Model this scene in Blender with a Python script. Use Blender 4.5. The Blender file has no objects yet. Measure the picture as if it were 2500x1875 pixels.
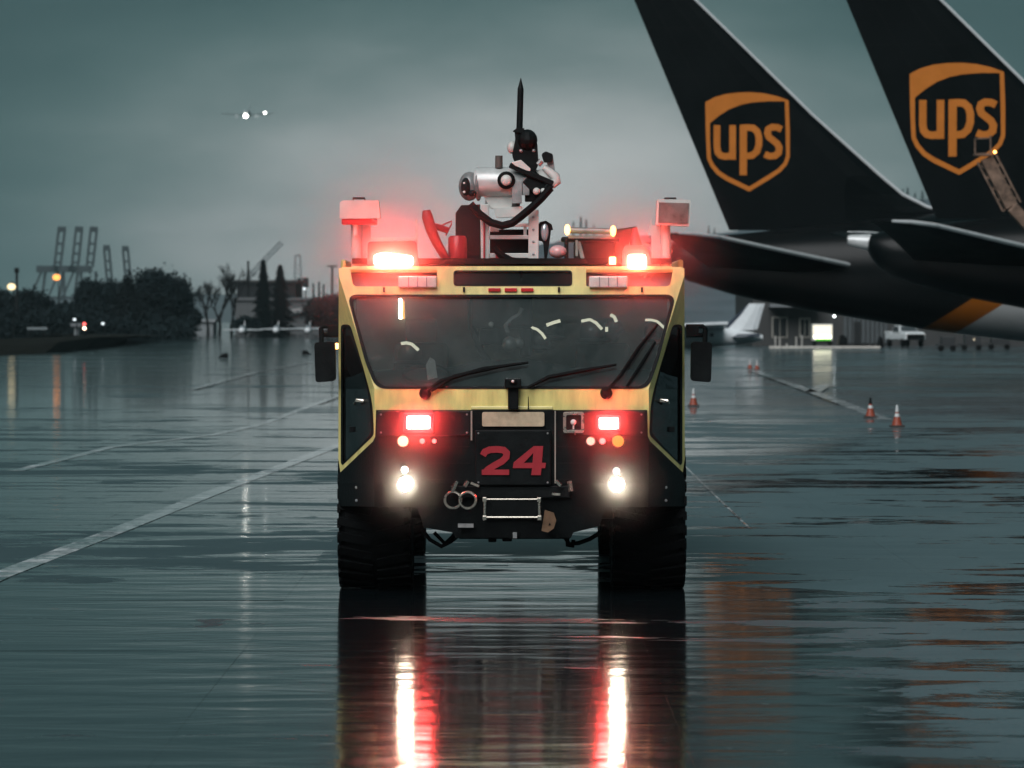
import bpy, bmesh, math, random
from mathutils import Vector, Matrix
from mathutils.geometry import tessellate_polygon
random.seed(24)
R = math.radians
S = bpy.context.scene
COL = S.collection

# ------------------------------------------------------------------ camera, sky, sun, exposure
F, HOR, CH = 10000.0, 780.0, 2.5          # focal length in photo pixels, horizon row, camera height
cd = bpy.data.cameras.new('camera'); cam = bpy.data.objects.new('camera', cd); COL.objects.link(cam)
cam.location = (0, 0, CH); cam.rotation_euler = (R(90), 0, 0)
cd.sensor_width = 36; cd.lens = 36 * F / 2500; cd.shift_y = -(937.5 - HOR) / 2500
cd.clip_start = 0.5; cd.clip_end = 20000
cd.dof.use_dof = True; cd.dof.focus_distance = 37.0; cd.dof.aperture_fstop = 4.6
S.camera = cam

EXPO = 0.85
SUN_EL, SUN_AZ = 40.0, 200.0
S.view_settings.view_transform = 'Standard'; S.view_settings.look = 'None'
S.view_settings.gamma = 1.0; S.view_settings.use_curve_mapping = False
S.view_settings.exposure = EXPO
w = bpy.data.worlds.new('World'); S.world = w; w.use_nodes = True
nt = w.node_tree; N = nt.nodes; L = nt.links; N.clear()
def wn(t, **k):
    n = N.new(t)
    for a, b in k.items(): setattr(n, a, b)
    return n
def wm(op, a, b=None):
    n = wn('ShaderNodeMath', operation=op)
    for i, x in enumerate((a, b)):
        if x is None: continue
        if isinstance(x, (int, float)): n.inputs[i].default_value = x
        else: L.new(x, n.inputs[i])
    return n.outputs[0]
tc = wn('ShaderNodeTexCoord'); sp = wn('ShaderNodeSeparateXYZ'); L.new(tc.outputs['Generated'], sp.inputs[0])
az = wm('ARCTAN2', sp.outputs[0], sp.outputs[1]); el = wm('ARCSINE', sp.outputs[2])
nz = wn('ShaderNodeTexNoise'); nz.inputs['Scale'].default_value = 17; nz.inputs['Detail'].default_value = 6
mpw = wn('ShaderNodeMapping'); mpw.inputs['Scale'].default_value = (1, 1, 3.2); L.new(tc.outputs['Generated'], mpw.inputs[0]); L.new(mpw.outputs[0], nz.inputs[0])
da = wm('DIVIDE', wm('SUBTRACT', az, R(0.2)), R(9.6)); de = wm('DIVIDE', wm('SUBTRACT', el, R(0.9)), R(4.6))
dd = wm('SQRT', wm('ADD', wm('MULTIPLY', da, da), wm('MULTIPLY', de, de)))
dd = wm('ADD', dd, wm('MULTIPLY', wm('SUBTRACT', nz.outputs[0], 0.5), 0.36))
rp_ = wn('ShaderNodeValToRGB'); L.new(wm('DIVIDE', dd, 2.0), rp_.inputs[0])
cr = rp_.color_ramp; cr.interpolation = 'B_SPLINE'
cr.elements[0].position = 0.0; cr.elements[0].color = (.68, .70, .69, 1)
cr.elements[1].position = 1.0; cr.elements[1].color = (.042, .086, .091, 1)
for p_, c_ in ((.16, (.44, .47, .472)), (.27, (.20, .26, .262)), (.38, (.078, .142, .144)), (.50, (.045, .092, .097))):
    e = cr.elements.new(p_); e.color = c_ + (1,)
bg1 = wn('ShaderNodeBackground'); L.new(rp_.outputs[0], bg1.inputs[0]); bg1.inputs[1].default_value = 1 / 2 ** EXPO
sky = wn('ShaderNodeTexSky', sky_type='NISHITA'); sky.sun_disc = False
sky.sun_elevation = R(SUN_EL); sky.sun_rotation = R(SUN_AZ); sky.dust_density = 6; sky.air_density = 1.0
bg2 = wn('ShaderNodeBackground'); L.new(sky.outputs[0], bg2.inputs[0]); bg2.inputs[1].default_value = 0.0012
ad = wn('ShaderNodeAddShader'); L.new(bg1.outputs[0], ad.inputs[0]); L.new(bg2.outputs[0], ad.inputs[1])
wo = wn('ShaderNodeOutputWorld'); L.new(ad.outputs[0], wo.inputs[0])
sd = bpy.data.lights.new('sun', 'SUN'); sd.energy = 1.5; sd.angle = R(45); sd.color = (.97, .985, 1.0)
sun = bpy.data.objects.new('sun', sd); COL.objects.link(sun)
_d = Vector((math.sin(R(SUN_AZ)) * math.cos(R(SUN_EL)), math.cos(R(SUN_AZ)) * math.cos(R(SUN_EL)), math.sin(R(SUN_EL))))
sun.rotation_euler = (-_d).to_track_quat('-Z', 'Y').to_euler(); sun.location = (0, -20, 60)
S.cycles.use_denoising = True
S.cycles.max_bounces = 5; S.cycles.volume_bounces = 0; S.cycles.transparent_max_bounces = 8
S.cycles.use_adaptive_sampling = True; S.cycles.adaptive_threshold = .02
S.cycles.sample_clamp_indirect = 6; S.cycles.caustics_reflective = False; S.cycles.caustics_refractive = False
S.cycles.volume_step_rate = 1.0; S.cycles.volume_max_steps = 96

# ------------------------------------------------------------------ materials
def newmat(name):
    m = bpy.data.materials.new(name); m.use_nodes = True; m.node_tree.nodes.clear(); return m
MATS = {}
def mat(name, col, rough=.5, metal=0, var=.15, scale=3.0, bump=0.0, bscale=40, coat=0, ior=1.45, spec=.5, stretch=(1, 1, 1)):
    if name in MATS: return MATS[name]
    m = newmat(name); n = m.node_tree.nodes; l = m.node_tree.links
    o = n.new('ShaderNodeOutputMaterial'); b = n.new('ShaderNodeBsdfPrincipled'); l.new(b.outputs[0], o.inputs[0])
    t = n.new('ShaderNodeTexCoord'); mp = n.new('ShaderNodeMapping'); mp.inputs['Scale'].default_value = stretch
    l.new(t.outputs['Object'], mp.inputs[0])
    z = n.new('ShaderNodeTexNoise'); z.inputs['Scale'].default_value = scale; z.inputs['Detail'].default_value = 6; z.inputs['Roughness'].default_value = .65
    l.new(mp.outputs[0], z.inputs[0])
    r = n.new('ShaderNodeValToRGB'); l.new(z.outputs[0], r.inputs[0])
    r.color_ramp.elements[0].position = .3; r.color_ramp.elements[1].position = .7
    r.color_ramp.elements[0].color = tuple(c * (1 - var) for c in col) + (1,)
    r.color_ramp.elements[1].color = tuple(min(1, c * (1 + var)) for c in col) + (1,)
    l.new(r.outputs[0], b.inputs['Base Color'])
    mr = n.new('ShaderNodeMapRange'); l.new(z.outputs[0], mr.inputs[0])
    mr.inputs['To Min'].default_value = max(.02, rough - .12); mr.inputs['To Max'].default_value = min(1, rough + .12)
    l.new(mr.outputs[0], b.inputs['Roughness'])
    b.inputs['Metallic'].default_value = metal; b.inputs['IOR'].default_value = ior
    b.inputs['Coat Weight'].default_value = coat; b.inputs['Coat Roughness'].default_value = .08; b.inputs['Specular IOR Level'].default_value = spec
    if bump:
        z2 = n.new('ShaderNodeTexNoise'); z2.inputs['Scale'].default_value = bscale; z2.inputs['Detail'].default_value = 4; l.new(mp.outputs[0], z2.inputs[0])
        bp = n.new('ShaderNodeBump'); bp.inputs['Strength'].default_value = bump; bp.inputs['Distance'].default_value = .02
        l.new(z2.outputs[0], bp.inputs['Height']); l.new(bp.outputs[0], b.inputs['Normal'])
    MATS[name] = m; return m
def emit(name, col, st):
    if name in MATS: return MATS[name]
    m = newmat(name); n = m.node_tree.nodes; l = m.node_tree.links
    o = n.new('ShaderNodeOutputMaterial'); e = n.new('ShaderNodeEmission'); e.inputs[0].default_value = col + (1,); e.inputs[1].default_value = st
    l.new(e.outputs[0], o.inputs[0]); MATS[name] = m; return m
def glass(name, tint, boost=0.0, rough=.03, film=0.0):
    if name in MATS: return MATS[name]
    m = newmat(name); n = m.node_tree.nodes; l = m.node_tree.links
    o = n.new('ShaderNodeOutputMaterial'); mx = n.new('ShaderNodeMixShader'); l.new(mx.outputs[0], o.inputs[0])
    tr = n.new('ShaderNodeBsdfTransparent'); tr.inputs[0].default_value = tint + (1,)
    gl = n.new('ShaderNodeBsdfGlossy'); gl.inputs['Roughness'].default_value = rough; gl.inputs[0].default_value = (.95, 1, 1, 1)
    fr = n.new('ShaderNodeFresnel'); fr.inputs[0].default_value = 1.52
    a = n.new('ShaderNodeMath'); a.operation = 'ADD'; a.inputs[1].default_value = boost; l.new(fr.outputs[0], a.inputs[0])
    l.new(a.outputs[0], mx.inputs[0]); l.new(tr.outputs[0], mx.inputs[1]); l.new(gl.outputs[0], mx.inputs[2])
    if film:                                              # pale rain-film smears, put in to lift the glass as reflections would
        t = n.new('ShaderNodeTexCoord'); df = n.new('ShaderNodeBsdfDiffuse'); df.inputs[0].default_value = (.60, .63, .62, 1)
        z = n.new('ShaderNodeTexNoise'); z.inputs['Scale'].default_value = 1.7; z.inputs['Detail'].default_value = 7; z.inputs['Roughness'].default_value = .65; z.inputs['Distortion'].default_value = 1.2; l.new(t.outputs['Object'], z.inputs[0])
        z2 = n.new('ShaderNodeTexNoise'); z2.inputs['Scale'].default_value = 42; z2.inputs['Detail'].default_value = 2; l.new(t.outputs['Object'], z2.inputs[0])
        r2 = n.new('ShaderNodeMapRange'); l.new(z.outputs[0], r2.inputs[0]); r2.inputs['From Min'].default_value = .34; r2.inputs['From Max'].default_value = .70; r2.inputs['To Min'].default_value = film * .35; r2.inputs['To Max'].default_value = film * 1.8
        r3 = n.new('ShaderNodeMapRange'); l.new(z2.outputs[0], r3.inputs[0]); r3.inputs['From Min'].default_value = .62; r3.inputs['From Max'].default_value = .72; r3.inputs['To Max'].default_value = film * 1.2
        sm_ = n.new('ShaderNodeMath'); sm_.operation = 'ADD'; l.new(r2.outputs[0], sm_.inputs[0]); l.new(r3.outputs[0], sm_.inputs[1])
        m2 = n.new('ShaderNodeMixShader'); l.new(sm_.outputs[0], m2.inputs[0]); l.new(mx.outputs[0], m2.inputs[1]); l.new(df.outputs[0], m2.inputs[2]); l.new(m2.outputs[0], o.inputs[0])
    MATS[name] = m; return m

YEL = mat('lime_yellow_paint', (.79, .66, .24), .34, var=.22, scale=2.6, coat=.35, stretch=(3.2, 3.2, .7))
BLK = mat('satin_black', (.0065, .0078, .0082), .45, var=.4, scale=6, bump=.15, spec=.13)
RUB = mat('rubber', (.0030, .0036, .004), .65, var=.3, scale=8, bump=.3, spec=.12)
DRK = mat('dark_interior', (.42, .44, .44), .6, var=.25, scale=4)
SEAT = mat('seat_fabric', (.13, .14, .155), .85, var=.3, scale=6)
WHT = mat('white_paint', (.62, .61, .58), .38, var=.12, scale=5, coat=.2)
GRY = mat('grey_casting', (.30, .30, .30), .4, metal=.35, var=.25, scale=9, bump=.1)
STEEL = mat('bright_steel', (.62, .56, .48), .28, metal=.9, var=.2, scale=12)
REDP = mat('red_plastic', (.42, .02, .03), .35, var=.2, coat=.3)
REDN = mat('red_vinyl', (.34, .018, .028), .45, var=.12, scale=14)
PLATE = mat('tan_placard', (.50, .38, .26), .5, var=.25, scale=9)
RUST = mat('bare_bracket', (.16, .09, .05), .6, metal=.3, var=.4, scale=10)
GLS = glass('windscreen_glass', (.72, .75, .75), .06, film=.032)
DGLS = glass('dark_glass', (.16, .18, .19), .02, film=.012)
CLENS = mat('clear_lens', (.75, .70, .66), .18, var=.15, scale=20, coat=.6)
RLENS = mat('red_lens', (.55, .03, .03), .2, var=.2, coat=.6)
ALENS = emit('amber_lamp', (1, .26, .14), 4)
EM_RED = emit('red_beacon', (1, .07, .045), 130)
EM_RED2 = emit('red_flasher', (1, .055, .05), 120)
EM_HEAD = emit('headlamp_beam', (1, .88, .66), 55)
EM_AMB = emit('amber_marker', (1, .40, .09), 6)
EM_REDS = emit('small_red_marker', (1, .10, .09), 4)
BROWN = mat('dark_brown_paint', (.0028, .0046, .0052), .4, var=.15, scale=.6, spec=.09)
GOLD = mat('gold_paint', (.50, .155, .018), .35, var=.10, scale=1.2)
POL = mat('polished_edge', (.60, .62, .63), .3, metal=.15, var=.06, scale=2)
LEAF = mat('dark_foliage', (.010, .017, .019), .9, spec=.1, var=.5, scale=.8)
LEAFC = mat('conifer_foliage', (.008, .012, .013), .9, spec=.1, var=.4, scale=.8)
BARK = mat('bark', (.014, .015, .016), .9, spec=.1, var=.3)
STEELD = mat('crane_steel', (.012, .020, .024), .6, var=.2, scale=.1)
DBLD = mat('dark_cladding', (.040, .040, .040), .7, var=.25, scale=.3, stretch=(1, 1, .1))
GBLD = mat('grey_cladding', (.085, .09, .093), .65, var=.2, scale=.15, stretch=(1, 1, .15))
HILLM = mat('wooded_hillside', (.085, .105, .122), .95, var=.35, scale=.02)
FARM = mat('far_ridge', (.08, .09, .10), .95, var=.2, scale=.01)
VERGE = mat('winter_grass', (.010, .010, .008), .95, spec=.1, var=.5, scale=.5, bump=.6, bscale=6)
ORG = mat('cone_orange', (.26, .05, .025), .5, var=.25, scale=12)
CONEW = mat('cone_white', (.5, .52, .52), .4, var=.15, scale=12)
TWHT = mat('aircraft_white', (.72, .75, .77), .3, var=.06, scale=1.5, coat=.3)

# ------------------------------------------------------------------ mesh helpers
class MB:
    def __init__(s): s.v, s.f = [], []
    def add(s, vs, fs):
        b = len(s.v); s.v += [tuple(v) for v in vs]; s.f += [tuple(i + b for i in f) for f in fs]; return s
    def box(s, c, d, rot=None):
        m = rot.to_matrix() if rot is not None and hasattr(rot, 'to_matrix') else rot
        vs = []
        for z in (-.5, .5):
            for x, y in ((-.5, -.5), (.5, -.5), (.5, .5), (-.5, .5)):
                q = Vector((x * d[0], y * d[1], z * d[2]))
                if m is not None: q = m @ q
                vs.append(Vector(c) + q)
        return s.add(vs, [(3, 2, 1, 0), (4, 5, 6, 7), (0, 1, 5, 4), (1, 2, 6, 5), (2, 3, 7, 6), (3, 0, 4, 7)])
    def bar(s, p, q, wx, wz=None):
        p, q = Vector(p), Vector(q); d = q - p; wz = wz or wx
        rot = d.to_track_quat('Y', 'Z')
        return s.box((p + q) / 2, (wx, d.length, wz), rot)
    def ring(s, c, ax, r, n, u=None):
        ax = Vector(ax).normalized(); a = ax.orthogonal().normalized() if u is None else u; b = ax.cross(a)
        return [Vector(c) + a * (r * math.cos(6.28318 * i / n)) + b * (r * math.sin(6.28318 * i / n)) for i in range(n)]
    def cyl(s, p, q, r0, r1=None, n=14):
        r1 = r0 if r1 is None else r1; p, q = Vector(p), Vector(q); ax = q - p
        u = ax.normalized().orthogonal().normalized()
        vs = s.ring(p, ax, r0, n, u) + s.ring(q, ax, max(r1, 1e-4), n, u)
        fs = [(i, (i + 1) % n, n + (i + 1) % n, n + i) for i in range(n)] + [tuple(range(n))[::-1], tuple(range(n, 2 * n))]
        return s.add(vs, fs)
    def tube(s, pts, r, n=8):
        pts = [Vector(p) for p in pts]; rs = r if isinstance(r, (list, tuple)) else [r] * len(pts)
        vs, fs, u = [], [], None
        for i, p in enumerate(pts):
            t = (pts[min(i + 1, len(pts) - 1)] - pts[max(i - 1, 0)]).normalized()
            u = t.orthogonal().normalized() if u is None else (u - t * u.dot(t)).normalized()
            vs += s.ring(p, t, rs[i], n, u)
        for i in range(len(pts) - 1):
            for k in range(n): fs.append((i * n + k, i * n + (k + 1) % n, (i + 1) * n + (k + 1) % n, (i + 1) * n + k))
        fs += [tuple(range(n))[::-1], tuple(range((len(pts) - 1) * n, len(pts) * n))]
        return s.add(vs, fs)
    def ball(s, c, r, n=14, m=8):
        r = r if isinstance(r, (tuple, list)) else (r, r, r); vs, fs = [], []
        for j in range(1, m):
            th = math.pi * j / m
            for i in range(n):
                ph = 6.28318 * i / n
                vs.append((c[0] + r[0] * math.sin(th) * math.cos(ph), c[1] + r[1] * math.sin(th) * math.sin(ph), c[2] + r[2] * math.cos(th)))
        t = len(vs); vs += [(c[0], c[1], c[2] + r[2]), (c[0], c[1], c[2] - r[2])]
        for j in range(m - 2):
            for i in range(n): fs.append((j * n + i, (j + 1) * n + i, (j + 1) * n + (i + 1) % n, j * n + (i + 1) % n))
        for i in range(n): fs += [(t, i, (i + 1) % n), (t + 1, (m - 2) * n + (i + 1) % n, (m - 2) * n + i)]
        return s.add(vs, fs)
    def lathe(s, c, prof, axis='z', n=24):       # prof: (radius, along)
        vs, fs = [], []
        for r, a in prof:
            for i in range(n):
                x, y = r * math.cos(6.28318 * i / n), r * math.sin(6.28318 * i / n)
                q = (x, y, a) if axis == 'z' else ((a, x, y) if axis == 'x' else (x, a, y))
                vs.append((c[0] + q[0], c[1] + q[1], c[2] + q[2]))
        for j in range(len(prof) - 1):
            for i in range(n): fs.append((j * n + i, j * n + (i + 1) % n, (j + 1) * n + (i + 1) % n, (j + 1) * n + i))
        fs += [tuple(range(n))[::-1], tuple(range((len(prof) - 1) * n, len(prof) * n))]
        return s.add(vs, fs)
    def loft(s, secs, cap=True):
        n = len(secs[0]); vs = [p for q in secs for p in q]; fs = []
        for j in range(len(secs) - 1):
            for i in range(n): fs.append((j * n + i, j * n + (i + 1) % n, (j + 1) * n + (i + 1) % n, (j + 1) * n + i))
        if cap: fs += [tuple(range(n))[::-1], tuple(range((len(secs) - 1) * n, len(secs) * n))]
        return s.add(vs, fs)
    def sheet(s, polys, fmap, thick, cuts=()):
        """flat outline (first polygon) with holes (others) in photo rows/columns, laid on the surface fmap and given a thickness in depth"""
        pv = [[Vector((a, -b, 0)) for a, b in p] for p in polys]
        tri = tessellate_polygon(pv); fl = [q for p in pv for q in p]
        bm = bmesh.new(); bv = [bm.verts.new(q) for q in fl]
        for t in tri:
            try: bm.faces.new([bv[i] for i in t])
            except ValueError: pass
        for axis, val in cuts:
            if axis == 'l': co, no = (val[0], -val[1], 0), (val[1] - val[3], val[0] - val[2], 0)
            else: co, no = ((val, 0, 0), (1, 0, 0)) if axis == 'x' else ((0, -val, 0), (0, 1, 0))
            bmesh.ops.bisect_plane(bm, geom=bm.verts[:] + bm.edges[:] + bm.faces[:], plane_co=co, plane_no=no, dist=1e-3)
        bm.verts.index_update(); nv = len(bm.verts)
        fr = [Vector(fmap(v.co.x, -v.co.y)) for v in bm.verts]
        bk = [p + Vector((0, thick, 0)) for p in fr]
        fs = []
        for f in bm.faces:
            ix = [v.index for v in f.verts]; fs.append(tuple(ix)); fs.append(tuple(i + nv for i in reversed(ix)))
        for ed in bm.edges:
            if len(ed.link_faces) == 1:
                a, b = ed.verts[0].index, ed.verts[1].index; fs.append((a, b, b + nv, a + nv))
        bm.free(); return s.add(fr + bk, fs)
    def mesh(s, name, off):
        me = bpy.data.meshes.new(name); me.from_pydata([(v[0] - off[0], v[1] - off[1], v[2] - off[2]) for v in s.v], [], s.f)
        bm = bmesh.new(); bm.from_mesh(me); bmesh.ops.recalc_face_normals(bm, faces=bm.faces); bm.to_mesh(me); bm.free(); return me
    def build(s, name, m, parent=None, smooth=False, bevel=0, recalc=True):
        top = parent
        while top is not None and top.parent is not None: top = top.parent
        off = top.location if top is not None else (0, 0, 0)
        me = s.mesh(name, off); me.materials.append(m)
        if smooth:
            for p in me.polygons: p.use_smooth = True
        o = bpy.data.objects.new(name, me); COL.objects.link(o); o.parent = parent
        if smooth:
            try: me.set_sharp_from_angle(angle=R(40))
            except Exception: pass
        if bevel:
            bv = o.modifiers.new('bevel', 'BEVEL'); bv.width = bevel; bv.segments = 2; bv.limit_method = 'ANGLE'
        return o
def thing(name, label, cat, loc=(0, 0, 0), group=None):
    o = bpy.data.objects.new(name, None); COL.objects.link(o); o.location = loc; o.empty_display_size = .2
    o['label'] = label; o['category'] = cat
    if group: o['group'] = group
    return o
def tag(o, label, cat=None, group=None, kind=None):
    o['label'] = label
    if cat: o['category'] = cat
    if group: o['group'] = group
    if kind: o['kind'] = kind
    return o
def dup(root, loc, label, rotz=0.0, scale=1.0):
    r = root.copy(); COL.objects.link(r); r.location = loc; r.rotation_euler = (0, 0, rotz); r.scale = (scale,) * 3; r['label'] = label
    for ch in list(root.children):
        c = ch.copy(); COL.objects.link(c); c.parent = r
        for g in ch.children:
            d = g.copy(); COL.objects.link(d); d.parent = c
    return r
def W(px, py, Y): return Vector(((px - 1250) * Y / F, Y, CH + (HOR - py) * Y / F))
def G(px, py, z=0.0):
    Y = (CH - z) * F / (py - HOR); return Vector(((px - 1250) * Y / F, Y, z))
def rpoly(pts, r, k=5):
    out, n = [], len(pts); rs = r if isinstance(r, (list, tuple)) else [r] * n
    for i in range(n):
        p = Vector(pts[i]); a = Vector(pts[i - 1]) - p; b = Vector(pts[(i + 1) % n]) - p
        ra = min(rs[i], a.length * .45, b.length * .45)
        if ra < .5: out.append(tuple(p)); continue
        p0, p1 = p + a.normalized() * ra, p + b.normalized() * ra
        for j in range(k + 1):
            t = j / k; q = p0 * (1 - t) ** 2 + p * 2 * t * (1 - t) + p1 * t * t; out.append(tuple(q))
    return out
def ribbon(path, wd):
    n = len(path); lf, rt = [], []
    for i in range(n):
        p = Vector(path[i]); a = (p - Vector(path[i - 1])).normalized() if i else None; b = (Vector(path[i + 1]) - p).normalized() if i < n - 1 else None
        t = (a + b).normalized() if a and b else (a or b); nn = Vector((-t.y, t.x)); sc = 1 / max(.6, nn.dot(Vector((-(a or b).y, (a or b).x))))
        lf.append(tuple(p + nn * wd / 2 * sc)); rt.append(tuple(p - nn * wd / 2 * sc))
    return lf, rt
def strip(mb, path, wd, fmap, thick):
    lf, rt = ribbon(path, wd); n = len(lf)
    fr = [Vector(fmap(*p)) for p in lf + rt]; bk = [p + Vector((0, thick, 0)) for p in fr]; m = 2 * n
    fs = []
    for i in range(n - 1):
        fs += [(i, i + 1, n + i + 1, n + i), (m + i, m + n + i, m + n + i + 1, m + i + 1), (i, m + i, m + i + 1, i + 1), (n + i, n + i + 1, m + n + i + 1, m + n + i)]
    fs += [(0, n, m + n, m), (n - 1, m + n - 1, m + 2 * n - 1, 2 * n - 1)]
    mb.add(fr + bk, fs)

# ------------------------------------------------------------------ the setting: wet apron, verge, hills
def wet_material(name, paint=None):
    m = newmat(name); n = m.node_tree.nodes; l = m.node_tree.links
    def nd(t, **k):
        x = n.new(t)
        for a, b in k.items(): setattr(x, a, b)
        return x
    def math_(op, a, b=None, c=None, clamp=False):
        x = nd('ShaderNodeMath', operation=op); x.use_clamp = clamp
        for i, q in enumerate((a, b, c)):
            if q is None: continue
            if isinstance(q, (int, float)): x.inputs[i].default_value = q
            else: l.new(q, x.inputs[i])
        return x.outputs[0]
    def noise(sc, scale, detail, rough=.55, dist=0.0):
        mp = nd('ShaderNodeMapping'); mp.inputs['Scale'].default_value = sc; l.new(geo.outputs['Position'], mp.inputs[0])
        z = nd('ShaderNodeTexNoise'); z.inputs['Scale'].default_value = scale; z.inputs['Detail'].default_value = detail
        z.inputs['Roughness'].default_value = rough; z.inputs['Distortion'].default_value = dist; l.new(mp.outputs[0], z.inputs[0]); return z.outputs[0]
    o = nd('ShaderNodeOutputMaterial'); b = nd('ShaderNodeBsdfPrincipled'); l.new(b.outputs[0], o.inputs[0])
    geo = nd('ShaderNodeNewGeometry'); oi = nd('ShaderNodeObjectInfo')
    cs = nd('ShaderNodeSeparateColor'); l.new(oi.outputs['Color'], cs.inputs[0])
    sy = nd('ShaderNodeSeparateXYZ'); l.new(geo.outputs['Position'], sy.inputs[0])
    def step(sock, a, b):
        q = nd('ShaderNodeMapRange'); q.interpolation_type = 'SMOOTHSTEP'; l.new(sock, q.inputs[0]); q.inputs['From Min'].default_value = a; q.inputs['From Max'].default_value = b
        if b < a:
            q.inputs['From Min'].default_value = b; q.inputs['From Max'].default_value = a; q.inputs['To Min'].default_value = 1; q.inputs['To Max'].default_value = 0
        return q.outputs[0]
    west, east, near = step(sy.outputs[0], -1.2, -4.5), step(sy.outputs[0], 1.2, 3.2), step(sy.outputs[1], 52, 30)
    big = noise((.13, .30, 1), .42, 3, .6, .4)            # where water stands
    mid = noise((.30, .80, 1), 1.0, 5, .62, 1.0)           # ragged streaks dragged across the fall of the slab
    fine = noise((1, 1, 1), 30, 2, .7)
    rag = noise((.7, 2.2, 1), 2.6, 3, .7)
    wet = math_('ADD', math_('MULTIPLY', big, 1.0), math_('MULTIPLY', mid, 1.6))
    wet = math_('ADD', wet, math_('MULTIPLY', rag, .45))
    wet = math_('ADD', math_('SUBTRACT', wet, 1.025), math_('MULTIPLY', math_('SUBTRACT', cs.outputs[0], .5), .62))
    zone = math_('ADD', math_('MULTIPLY', near, .27), math_('MULTIPLY', west, math_('MULTIPLY_ADD', near, .04, .12)))   # water gathers before the truck and toward the low west side
    wet = math_('ADD', wet, math_('SUBTRACT', zone, math_('MULTIPLY', near, math_('MULTIPLY_ADD', east, .34, math_('MULTIPLY', west, .12)))))
    mask = nd('ShaderNodeMapRange'); mask.interpolation_type = 'SMOOTHSTEP'; l.new(wet, mask.inputs[0])
    mask.inputs['From Min'].default_value = .45; mask.inputs['From Max'].default_value = .54
    mk = mask.outputs[0]
    # colour: damp concrete, darker where water stands and soaks in
    r = nd('ShaderNodeValToRGB'); l.new(math_('ADD', math_('MULTIPLY', fine, .5), math_('MULTIPLY', mid, .5)), r.inputs[0])
    r.color_ramp.elements[0].position = .32; r.color_ramp.elements[1].position = .70
    r.color_ramp.elements[0].color = (.052, .092, .104, 1); r.color_ramp.elements[1].color = (.150, .214, .232, 1)
    mxp = nd('ShaderNodeMix', data_type='RGBA'); l.new(mk, mxp.inputs[0]); pale = nd('ShaderNodeMix', data_type='RGBA'); l.new(east, pale.inputs[0]); pale.inputs[6].default_value = (.45, .47, .48, 1); pale.inputs[7].default_value = (.95, .95, .95, 1)  # east damp tone raised to carry the sky sheen between dark reflections
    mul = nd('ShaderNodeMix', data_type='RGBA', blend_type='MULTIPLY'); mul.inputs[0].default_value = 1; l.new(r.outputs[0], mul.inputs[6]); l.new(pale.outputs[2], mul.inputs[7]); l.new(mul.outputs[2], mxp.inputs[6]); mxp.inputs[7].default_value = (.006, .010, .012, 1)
    colo = mxp.outputs[2]
    if paint:
        wear = noise((1.2, .35, 1), 2.2, 6, .75)
        wr = nd('ShaderNodeMapRange'); l.new(wear, wr.inputs[0]); wr.inputs['From Min'].default_value = .36; wr.inputs['From Max'].default_value = .60
        mx = nd('ShaderNodeMix', data_type='RGBA'); l.new(wr.outputs[0], mx.inputs[0]); l.new(colo, mx.inputs[6]); mx.inputs[7].default_value = paint + (1,)
        colo = mx.outputs[2]
    l.new(colo, b.inputs['Base Color'])
    ro = math_('ADD', math_('MULTIPLY', math_('SUBTRACT', 1.0, mk), math_('MULTIPLY_ADD', east, .02, .33)), math_('ADD', math_('MULTIPLY_ADD', near, .05, .055), math_('MULTIPLY', step(sy.outputs[1], 90, 240), .03)))
    ro = math_('ADD', ro, math_('MULTIPLY', math_('SUBTRACT', rag, .5), .12))
    l.new(math_('MAXIMUM', ro, .05), b.inputs['Roughness'])
    b.inputs['IOR'].default_value = 1.55
    if paint: b.inputs['IOR'].default_value = 1.6
    # relief: ripples across the line of sight in standing water, grain where it is only damp
    rip = noise((.95, 2.3, 1), 1.0, 3, .55, .5); rip2 = noise((.9, 3.2, 1), 4.2, 1, .5)
    h = math_('ADD', math_('MULTIPLY', rip, .0095), math_('MULTIPLY', noise((.45, 1.15, 1), 1.0, 1, .5), .013))
    h = math_('ADD', h, math_('MULTIPLY', rip2, .0003))
    h = math_('ADD', h, math_('MULTIPLY', math_('MULTIPLY', fine, math_('SUBTRACT', 1.0, mk)), .0002))
    calm = nd('ShaderNodeMapRange'); l.new(sy.outputs[1], calm.inputs[0])          # the truck's wash stirs the water near it; farther off it lies calm
    calm.inputs['From Min'].default_value = 38; calm.inputs['From Max'].default_value = 80; calm.inputs['To Min'].default_value = 1; calm.inputs['To Max'].default_value = .045
    h = math_('MULTIPLY', h, calm.outputs[0])
    bp = nd('ShaderNodeBump'); bp.inputs['Strength'].default_value = .62; bp.inputs['Distance'].default_value = 1.0
    l.new(h, bp.inputs['Height']); l.new(bp.outputs[0], b.inputs['Normal'])
    return m
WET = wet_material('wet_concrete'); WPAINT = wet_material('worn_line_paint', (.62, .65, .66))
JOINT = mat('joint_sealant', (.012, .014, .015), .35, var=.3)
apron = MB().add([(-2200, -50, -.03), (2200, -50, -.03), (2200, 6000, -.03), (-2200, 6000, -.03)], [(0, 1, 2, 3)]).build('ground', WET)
apron['kind'] = 'structure'; apron.color = (.62, .5, .5, 1)
SX, SY, X0, Y0 = 3.05, 5.55, 1.02, 14.25
sm = MB()
g = .0008; a, b_ = SX / 2 - g, SY / 2 - g; c = .0015
vs = [(-a, -b_, -.025), (a, -b_, -.025), (a, b_, -.025), (-a, b_, -.025), (-a, -b_, -.0002), (a, -b_, -.0002), (a, b_, -.0002), (-a, b_, -.0002),
      (-a + c, -b_ + c, 0), (a - c, -b_ + c, 0), (a - c, b_ - c, 0), (-a + c, b_ - c, 0)]
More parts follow.
